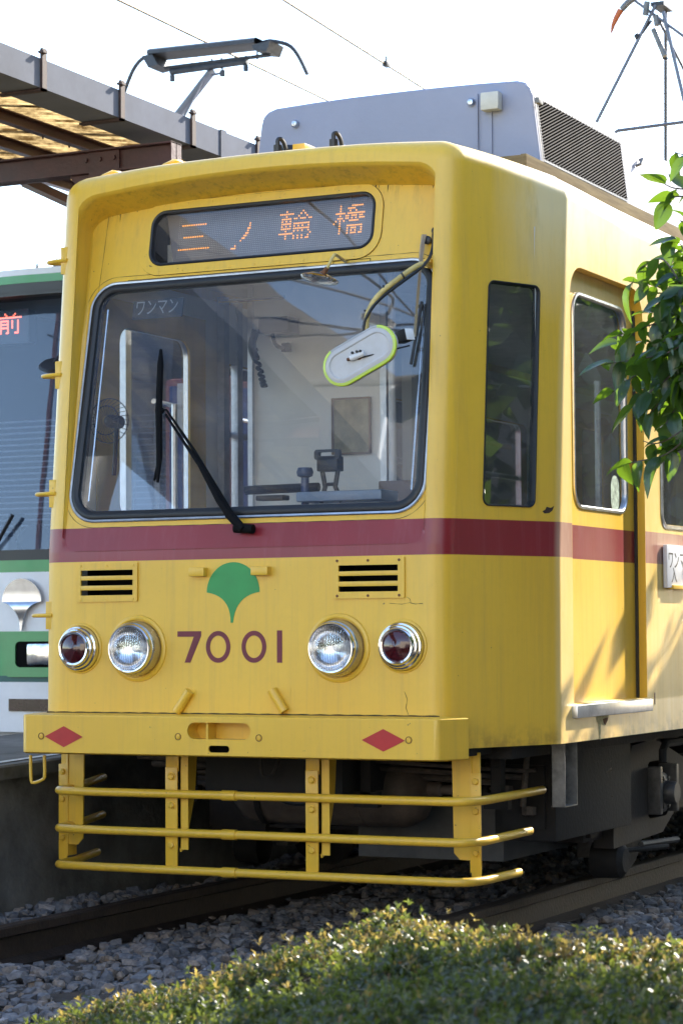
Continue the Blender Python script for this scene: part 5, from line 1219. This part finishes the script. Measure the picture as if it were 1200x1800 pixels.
# ================================================================== HEDGE
def sstep(a, b_, v): t = np.clip((v-a)/(b_-a), 0, 1); return t*t*(3-2*t)
g = np.random.default_rng(21)
def hz(x, y):
    x = np.asarray(x, float); y = np.asarray(y, float)
    e1 = np.clip((x-.50-.43*np.clip(-2.5-y, -.3, 9)+.05*np.sin(y*2.3))/1.3, 0, 1); e2 = np.clip((-2.25-y+.08*np.sin(x*4))/.38, 0, 1)
    s_ = e1**.5*np.sqrt(1-(1-e2)**2)
    h = GZ+(.575+.022*np.clip(x-2, 0, 2))*s_+s_*(.010*np.sin(x*5.1+y*3)+.014*np.sin(x*9.7-y*6.1)+.012*np.sin(y*15+x*11)+.010*np.sin(x*23-y*19))
    return h, s_
hedge = thing('azalea_hedge', 'low clipped azalea hedge with sunlit tips in front of the track', 'hedge', (2.6, -3.8, GZ))
nx, ny = 90, 70; xs_ = np.linspace(.8, 5.5, nx); ys_ = np.linspace(-6.3, -2.2, ny); rows = []
for y in ys_:
    h, s_ = hz(xs_, np.full(nx, y)); rows.append([Vector((x, y, max(GZ, q-.05*k-.008))) for x, q, k in zip(xs_, h, s_)])
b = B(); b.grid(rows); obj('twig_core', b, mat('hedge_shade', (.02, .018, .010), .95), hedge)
def sprigs(n, seed, xr, yr, L0, L1, nleaf):
    g = np.random.default_rng(seed)
    X = g.uniform(*xr, n); Y = g.uniform(*yr, n); Hh, S_ = hz(X, Y); k = S_ > .06; X, Y, Hh, S_ = X[k], Y[k], Hh[k], S_[k]; n = len(X)
    e = .01; hx = (hz(X+e, Y)[0]-Hh)/e; hy = (hz(X, Y+e)[0]-Hh)/e; N_ = np.stack([-np.clip(hx, -2, 2), -np.clip(hy, -2, 2), np.ones(n)], 1); N_ /= np.linalg.norm(N_, axis=1)[:, None]
    N_ += g.normal(0, .28, (n, 3)); N_ /= np.linalg.norm(N_, axis=1)[:, None]
    tall = (g.random(n) < .06)*g.uniform(.01, .05, n)
    C_ = np.stack([X, Y, Hh], 1)+N_*(g.normal(-.012, .014, n)+tall)[:, None]
    A = np.cross(N_, g.normal(0, 1, (n, 3))); A /= np.linalg.norm(A, axis=1)[:, None]; Bv = np.cross(N_, A)
    Vs = []; Ids = []
    for j in range(nleaf):
        th = 2*math.pi*j/nleaf*1.62+g.uniform(-.3, .3, n); el = g.uniform(.15, 1.15, n) if j else g.uniform(.8, 1.4, n)
        D = (A*np.cos(th)[:, None]+Bv*np.sin(th)[:, None])*np.cos(el)[:, None]+N_*np.sin(el)[:, None]
        W = np.cross(D, N_); W /= np.linalg.norm(W, axis=1)[:, None]+1e-6; U = np.cross(W, D)
        ln = g.uniform(L0, L1, n)[:, None]; wd = ln*g.uniform(.17, .25, n)[:, None]
        base = C_+N_*(g.uniform(-.012, .004, n))[:, None]
        V = np.stack([base, base+D*ln*.55-W*wd+U*ln*.06, base+D*ln+U*ln*(-.08), base+D*ln*.55+W*wd+U*ln*.06, base+D*ln*.5-U*ln*.03], 1)
        Vs.append(V)
    V = np.concatenate(Vs); m = len(V); F = (np.array([[0, 1, 4], [1, 2, 4], [4, 2, 3], [0, 4, 3]])[None]+np.arange(m)[:, None, None]*5).reshape(-1, 3)
    return V.reshape(-1, 3), F
def npmesh(name, V, F, parent, material):
    org = np.array(parent['_o']); V = V-org[None]
    me = bpy.data.meshes.new(name); me.vertices.add(len(V)); me.vertices.foreach_set('co', V.ravel()); me.loops.add(F.size); me.loops.foreach_set('vertex_index', F.ravel().astype(np.int32))
    me.polygons.add(len(F)); me.polygons.foreach_set('loop_start', np.arange(0, F.size, 3, dtype=np.int32)); me.update(calc_edges=True)
    o = bpy.data.objects.new(name, me); col.objects.link(o); o.parent = parent; me.materials.append(material); return o
M_az = leaf_mat('azalea_leaf', (.009, .022, .011), (.030, .050, .019), (.23, .28, .045), rough=.34, tr=.38)
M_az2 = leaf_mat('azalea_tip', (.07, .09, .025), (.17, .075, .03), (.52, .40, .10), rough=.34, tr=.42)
V, F = sprigs(36000, 5, (.5, 4.2), (-4.9, -2.2), .012, .024, 7); stuff(npmesh('leaves', V, F, hedge, M_az))
V, F = sprigs(3600, 8, (.9, 4.4), (-2.9, -2.2), .011, .021, 6); V[:, 2] += .012; stuff(npmesh('sunlit_tips', V, F, hedge, M_az2))  # paler tips massed along the far edge paint in the sunlit rim
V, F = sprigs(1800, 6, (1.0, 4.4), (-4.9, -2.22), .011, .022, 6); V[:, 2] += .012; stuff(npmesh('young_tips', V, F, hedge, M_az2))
b = B()
for i in range(260):
    x = 1.0+3*random.random(); y = -4.8+2.5*random.random(); h = float(hz(x, y)[0]); b.tube([(x, y, h-.08), (x+random.uniform(-.02, .02), y+random.uniform(-.02, .02), h+random.uniform(-.005, .035))], .0016, 4)
stuff(obj('stems', b, mat('stem_brown', (.12, .07, .035), .8), hedge))

# ================================================================== TREE ON THE RIGHT
M_bark = mat('grey_bark', (.10, .085, .065), .85, noise_amt=.4, noise_scale=20, bump=.8)
M_tl = leaf_mat('citrus_leaf', (.010, .034, .018), (.030, .068, .026), (.24, .42, .02), rough=.26, tr=.27)
M_tl.node_tree.nodes['Principled BSDF'].inputs['Specular IOR Level'].default_value = .5
tree = thing('broadleaf_tree', 'evergreen tree whose dark glossy leaves hang over the side of the yellow tram', 'tree', (3.5, .1, GZ))
b = B(); b.tube(smooth_path([(3.5, .1, GZ), (3.45, .1, .6), (3.35, .05, 1.3), (3.2, 0, 1.9), (3.1, 0, 2.8)], 1), [.09]*2+[.085]*2+[.07]*2+[.06]*2+[.04, .03], 12); obj('trunk', b, M_bark, tree)
def leaf_mesh(seed, L_=.095):
    g = random.Random(seed); bend = g.uniform(.15, .6); fold = g.uniform(.12, .35); wv = g.uniform(0, .012); b = B(); rows = []
    for i in range(8):
        t = i/7; wd = L_*.30*math.sin(math.pi*min(1, t*1.0)**.85)**.8*(1-.25*t)+.0004; x = L_*t; z = -bend*L_*t*t
        rows.append([Vector((x, s_*wd, z+abs(s_)*wd*fold+wv*math.sin(t*9+s_)*abs(s_)*.3)) for s_ in (-1, -.5, 0, .5, 1)])
    b.grid(rows); b.tube([(-.012, 0, .002), (0, 0, 0), (L_*.5, 0, -bend*L_*.25-.0006)], [.0012, .001, .0006], 4, False)
    me = bpy.data.meshes.new('leaf'); me.from_pydata([tuple(v) for v in b.v], [], b.f); me.polygons.foreach_set('use_smooth', [True]*len(me.polygons)); me.materials.append(M_tl); me.update(); return me
LM = [leaf_mesh(i, .105+.014*(i % 3)) for i in range(7)]
gr_ = random.Random(17)
nleafs = [0]
def add_leaf(p, d, up, s_=1.0):
    d = d.normalized(); side = d.cross(up); side = side.normalized() if side.length > 1e-4 else Vector((1, 0, 0)); n_ = side.cross(d).normalized()
    M = Matrix(((d.x, side.x, n_.x, p.x), (d.y, side.y, n_.y, p.y), (d.z, side.z, n_.z, p.z), (0, 0, 0, 1))) @ Matrix.Rotation(gr_.uniform(-.9, .9), 4, 'X') @ Matrix.Scale(s_, 4)
    o = bpy.data.objects.new('leaf', gr_.choice(LM)); col.objects.link(o); o.parent = tree; o.matrix_local = Matrix.Translation(-Vector(tree.location)) @ M; nleafs[0] += 1
def twig(pts, n, r=.004, s0=.8, s1=1.15, droop=.6, par=tree):
    P = smooth_path(pts, 2); b = B(); b.tube(P, [r*(1-.7*i/(len(P)-1)) for i in range(len(P))], 6); obj('twig', b, M_bark, par)
    cum = [0]
    for a, c in zip(P, P[1:]): cum.append(cum[-1]+(c-a).length)
    for k in range(n):
        t = cum[-1]*(.12+.88*(k+.5)/n)
        i = max(j for j in range(len(cum)-1) if cum[j] <= t); a, c = P[i], P[i+1]; p = a.lerp(c, (t-cum[i])/(cum[i+1]-cum[i]+1e-9)); dr = (c-a).normalized()
        ph = k*2.4+gr_.uniform(-.5, .5); s1_ = dr.orthogonal().normalized(); s2_ = dr.cross(s1_); d = dr*.55+(s1_*math.cos(ph)+s2_*math.sin(ph))*.8+Vector((0, 0, -droop))*gr_.uniform(.3, 1.2)
        add_leaf(p, d, Vector((0, 0, 1)), gr_.uniform(s0, s1)*gr_.choice((1, 1, .75)))
def T(px, py, y): return PY(px, py, y)
root = Vector((3.1, 0, 2.3)); 
limbs = [([root, Vector((2.6, -.3, 2.4)), T(1230, 560, -.55)], .016), ([Vector((3.2, 0, 1.8)), Vector((2.6, -.4, 1.85)), T(1235, 730, -.6)], .014), ([Vector((3.1, 0, 2.7)), Vector((2.6, -.3, 2.75)), T(1235, 330, -.6)], .012)]
for P, r in limbs: b = B(); b.tube(smooth_path(P, 2), r, 8); obj('limb', b, M_bark, tree)
# sprays that reach into the picture
TW = [
 ([(1230, 560), (1190, 520), (1150, 500), (1105, 495)], -.55, 12), ([(1230, 560), (1180, 470), (1160, 450), (1125, 470)], -.6, 12),
 ([(1240, 520), (1205, 440), (1180, 410), (1172, 425)], -.5, 12), ([(1230, 560), (1180, 560), (1130, 575), (1085, 590)], -.62, 14),
 ([(1230, 570), (1170, 600), (1110, 600), (1075, 605)], -.5, 14), ([(1230, 580), (1180, 620), (1130, 630), (1062, 640)], -.7, 14),
 ([(1230, 590), (1180, 640), (1120, 655), (1075, 690)], -.55, 13), ([(1230, 600), (1180, 660), (1140, 690), (1110, 715)], -.62, 13),
 ([(1230, 620), (1200, 670), (1165, 700), (1140, 730)], -.5, 12), ([(1235, 650), (1205, 700), (1185, 720), (1170, 745)], -.6, 11),
 ([(1235, 730), (1180, 770), (1150, 782), (1130, 775)], -.6, 4), ([(1235, 740), (1175, 800), (1135, 808), (1085, 818)], -.6, 9), ([(1235, 760), (1200, 790), (1180, 795), (1160, 810)], -.55, 6),
 ([(1235, 330), (1200, 332), (1180, 330), (1160, 318)], -.6, 5), ([(1235, 330), (1205, 345), (1180, 345), (1165, 362)], -.62, 5), ([(1240, 290), (1215, 275), (1195, 270), (1180, 265)], -.6, 3),
 ([(1235, 400), (1215, 395), (1205, 390), (1195, 388)], -.55, 5), ([(1240, 480), (1215, 460), (1190, 455), (1165, 470)], -.45, 12), ([(1240, 560), (1200, 540), (1165, 545), (1140, 550)], -.4, 12),
 ([(1240, 620), (1200, 610), (1160, 615), (1120, 640)], -.4, 12), ([(1240, 660), (1205, 650), (1160, 670), (1130, 690)], -.42, 11), ([(1240, 600), (1215, 580), (1190, 590), (1165, 600)], -.7, 11), ([(1240, 500), (1220, 500), (1190, 510), (1160, 530)], -.68, 12), ([(1240, 640), (1215, 640), (1195, 660), (1185, 690)], -.68, 10)]
for pts, y, n in TW:
    twig([T(px, py, y+gr_.uniform(-.04, .04)+.02*i) for i, (px, py) in enumerate(pts)], int(n*.98), s0=.62, s1=1.0)
# the rest of the crown, outside the picture
g = np.random.default_rng(9)
def crown(n, c, rad, seed, keep):
    g = np.random.default_rng(seed); d = g.normal(0, 1, (n, 3)); d /= np.linalg.norm(d, axis=1)[:, None]; r = g.uniform(.35, 1, n)**.5
    nc = 60; cc2 = np.array(c)+(lambda q: q/np.linalg.norm(q, axis=1)[:, None]*g.uniform(.3, 1, (nc, 1)))(g.normal(0, 1, (nc, 3)))*np.array(rad)
    P = cc2[g.integers(0, nc, n)]+g.normal(0, .13, (n, 3)); P = P[[keep(p) for p in P]]; n = len(P)
    D = g.normal(0, 1, (n, 3)); D[:, 2] -= .5; D /= np.linalg.norm(D, axis=1)[:, None]; W = np.cross(D, g.normal(0, 1, (n, 3))); W /= np.linalg.norm(W, axis=1)[:, None]; U = np.cross(W, D)
    L_ = g.uniform(.07, .11, n)[:, None]; wd = L_*.22
    V = np.stack([P, P+D*L_*.5-W*wd+U*.008, P+D*L_, P+D*L_*.5+W*wd+U*.008, P+D*L_*.5], 1)
    F = (np.array([[0, 1, 4], [1, 2, 4], [4, 2, 3], [0, 4, 3]])[None]+np.arange(n)[:, None, None]*5).reshape(-1, 3); return V.reshape(-1, 3), F
def keep(p):
    x, y = proj(p); return x > 1225 and (y > 250 or x > 1300)
V, F = crown(6500, (3.2, -1.0, 2.25), (1.0, .45, .45), 4, keep); stuff(npmesh('foliage', V, F, tree, M_tl))
def keep2(p):
    x, y = proj(p); return (x > 1150+abs(y-600)*.35 and 430 < y < 770 and p[1] > -.75) and p[0] > 1.3
V, F = crown(1500, (1.85, -.40, 2.0), (.45, .25, .5), 14, keep2); stuff(npmesh('inner_foliage', V, F, tree, M_tl))
def big_tree(x, y, h, rad, n, seed, lab):
    t = thing('evergreen_tree', lab, 'tree', (x, y, GZ)); b = B(); b.tube([(x, y, GZ), (x+.1, y, h*.4), (x, y+.1, h)], [.16, .12, .04], 10); obj('trunk', b, M_bark, t)
    g = np.random.default_rng(seed); cc2 = (lambda q: q/np.linalg.norm(q, axis=1)[:, None]*g.uniform(.3, 1, (70, 1)))(g.normal(0, 1, (70, 3)))*np.array(rad)+np.array([x, y, h])
    P = cc2[g.integers(0, 70, n)]+g.normal(0, .25, (n, 3)); D = g.normal(0, 1, (n, 3)); D /= np.linalg.norm(D, axis=1)[:, None]; W = np.cross(D, g.normal(0, 1, (n, 3))); W /= np.linalg.norm(W, axis=1)[:, None]
    L_ = g.uniform(.12, .22, n)[:, None]; V = np.stack([P-W*L_*.35, P+D*L_-W*L_*.1, P+W*L_*.35+D*L_*.5, P+W*L_*.2-D*L_*.3], 1); F = (np.array([[0, 1, 2], [0, 2, 3]])[None]+np.arange(n)[:, None, None]*4).reshape(-1, 3)
    stuff(npmesh('crown', V.reshape(-1, 3), F, t, M_tl))
big_tree(3.2, 6.2, 2.5, (1.3, 1.7, 1.3), 7000, 31, 'evergreen tree beyond the leafy branches, shading the rear side of the yellow tram')
big_tree(5.4, .9, 3.6, (1.1, 1.6, 1.7), 7000, 35, 'broad unseen evergreen tree added past the leafy branches to darken the angled front panel')  # added out of view so the angled panel turns darker
big_tree(7.2, -2.5, 4.2, (1.5, 2.2, 2.6), 8000, 32, 'tall unseen evergreen tree added beside the hedge nearest the camera to block sky light')  # added out of view, hides sky from the angled panel and side
big_tree(7.0, 2.2, 4.6, (1.5, 2.2, 3.0), 8000, 33, 'tall unseen evergreen tree added in front of the cream house to block sky light')  # second added sky blocker, also out of view

# ================================================================== SURROUNDINGS (seen in the glass and paint, plus an added bounce wall)
M_h1 = mat('house_render', (.48, .45, .40), .8, noise_amt=.1); M_h2 = mat('house_grey', (.20, .20, .20), .8, noise_amt=.1); M_tile = mat('roof_tile_dark', (.07, .07, .08), .6, noise_amt=.3, noise_scale=12)
def house(x0, y0, x1, y1, h, m, lab, name='house'):
    t = thing(name, lab, 'house', ((x0+x1)/2, (y0+y1)/2, GZ))
    b = B(); b.box((x0, y0, GZ), (x1, y1, h)); obj('wall', b, m, t, smooth=0)
    b = B(); xm = (x0+x1)/2; b.add([(x0-.4, y0-.3, h+.01), (x1+.4, y0-.3, h+.01), (xm, y0-.3, h+1.3), (x0-.4, y1+.3, h+.01), (x1+.4, y1+.3, h+.01), (xm, y1+.3, h+1.3)], [(0, 1, 2), (3, 5, 4), (0, 2, 5, 3), (1, 4, 5, 2), (0, 3, 4, 1)]); obj('roof', b, M_tile, t, smooth=0)
    for s_, xx in ((-1, x0), (1, x1)):
        k = 0
        y = y0+.8
        while y < y1-1.2:
            for z in (1.0, 3.4):
                if z+1.1 < h:
                    b = B(); b.box((xx+s_*.0, y, z), (xx+s_*.04, y+1.3, z+1.1)); wn_ = obj('window', b, M_alu, t, smooth=0)
                    b = B(); b.box((xx+s_*.03, y+.06, z+.06), (xx+s_*.05, y+1.24, z+1.04)); obj('pane', b, M_black, wn_, smooth=0)
            y += 2.4
house(9.5, 2, 14.5, 10, 8.2, M_h1, 'two storey cream house beyond the tree, nearest of the row')
house(9.0, 11.5, 14.5, 19, 8.5, M_h2, 'two storey grey house beyond the tree, second of the row')
house(9.3, 20.5, 15, 30, 8.0, M_h1, 'long cream house beyond the tree, farthest of the row')
house(9.6, -8, 14, 0, 7.0, M_h2, 'grey house standing beside the camera, right of the hedge')
b = B(); b.box((-7.6, 2.5, GZ), (-7.3, 34, 2.4)); tag(obj('boundary_wall', b, M_h1, smooth=0), 'long beige wall behind the green tram', 'wall')
# covered footbridge across the line, ahead of the trams
fb = thing('covered_footbridge', 'covered footbridge stair ahead of the trams, mirrored in the windscreen', 'footbridge', (-6.5, -9.6, GZ))
def zl(x): return 6.22-(x+4.9)*.72
b = B(); b.plate([(-12, zl(-12)), (-2.6, zl(-2.6)), (-2.6, zl(-2.6)+1.30), (-12, zl(-12)+1.30)], [], lambda u, v: (u, -9, v), (0, -1.6, 0)); obj('stair_body', b, mat('stair_brown_grey', (.13, .12, .11), .7), fb, smooth=0)
for x in (-11.5, -7.5, -3.4):
    b = B(); b.box((x-.12, -9.95, GZ), (x+.12, -9.7, zl(x)+.2)); obj('post', b, M_brown, fb, smooth=0)
b = B(); b.box((-16, -13, GZ), (-9.6, -24, 3.2)); b.box((-9, -16, GZ), (2, -24, 3.6)); tag(obj('station_building', b, mat('pale_station_wall', (.62, .58, .50), .8), smooth=0), 'low beige station building ahead of the trams', 'building')
b = B(); b.box((.8, -9.6, GZ), (8.2, -9.9, 4.6)); tag(obj('bounce_wall', b, mat('bounce_wall_render', (.70, .64, .54), .8), smooth=0), 'unseen pale wall added behind the camera to bounce sunlight onto the yellow tram', 'wall')  # added out of view for warm bounce on the tram front
# catenary pole ahead of the trams with its bracket and span wires, mirrored in the glass
cp = thing('catenary_pole', 'steel catenary pole ahead of the trams carrying the wires on a long bracket', 'pole', (-5.9, -7.4, GZ))
b = B(); b.tube([(-5.9, -7.4, GZ), (-5.9, -7.4, 8.4)], [.13, .09], 12); obj('mast', b, M_galv, cp)
b = B(); b.tube([(-5.9, -7.4, 6.1), (.6, -7.4, 6.0)], .035, 8); b.tube([(-5.9, -7.4, 7.6), (-1.5, -7.4, 6.05)], .012, 6); obj('bracket', b, M_galv, cp)
for x in (-3.3, 0):
    b = B(); b.tube([(x, -7.4, 6.0), (x, -7.4, 5.2)], .02, 6); b.lathe([(.05, -.04), (.06, 0), (.05, .04)], (x, -7.4, 5.8), (0, 0, 1), 10); obj('insulator', b, M_white, cp)
for k, (p, q) in enumerate((((-9, -5, 6.6), (3, -9, 6.9)), ((-9, -9, 7.4), (4, -6, 7.0)), ((-10, -12, 7.5), (-2, -2, 6.4)))):
    p, q = Vector(p), Vector(q); b = B(); b.tube([p.lerp(q, t)+Vector((0, 0, -.5*4*t*(1-t))) for t in [i/12 for i in range(13)]], .012, 6, False); tag(obj('overhead_wire', b, M_black), ('sagging cable ahead of the trams, lowest of three', 'sagging cable ahead of the trams, crossing the other two in the middle', 'sagging cable ahead of the trams, running mostly along the track')[k], 'wire', 'cables ahead of the trams')
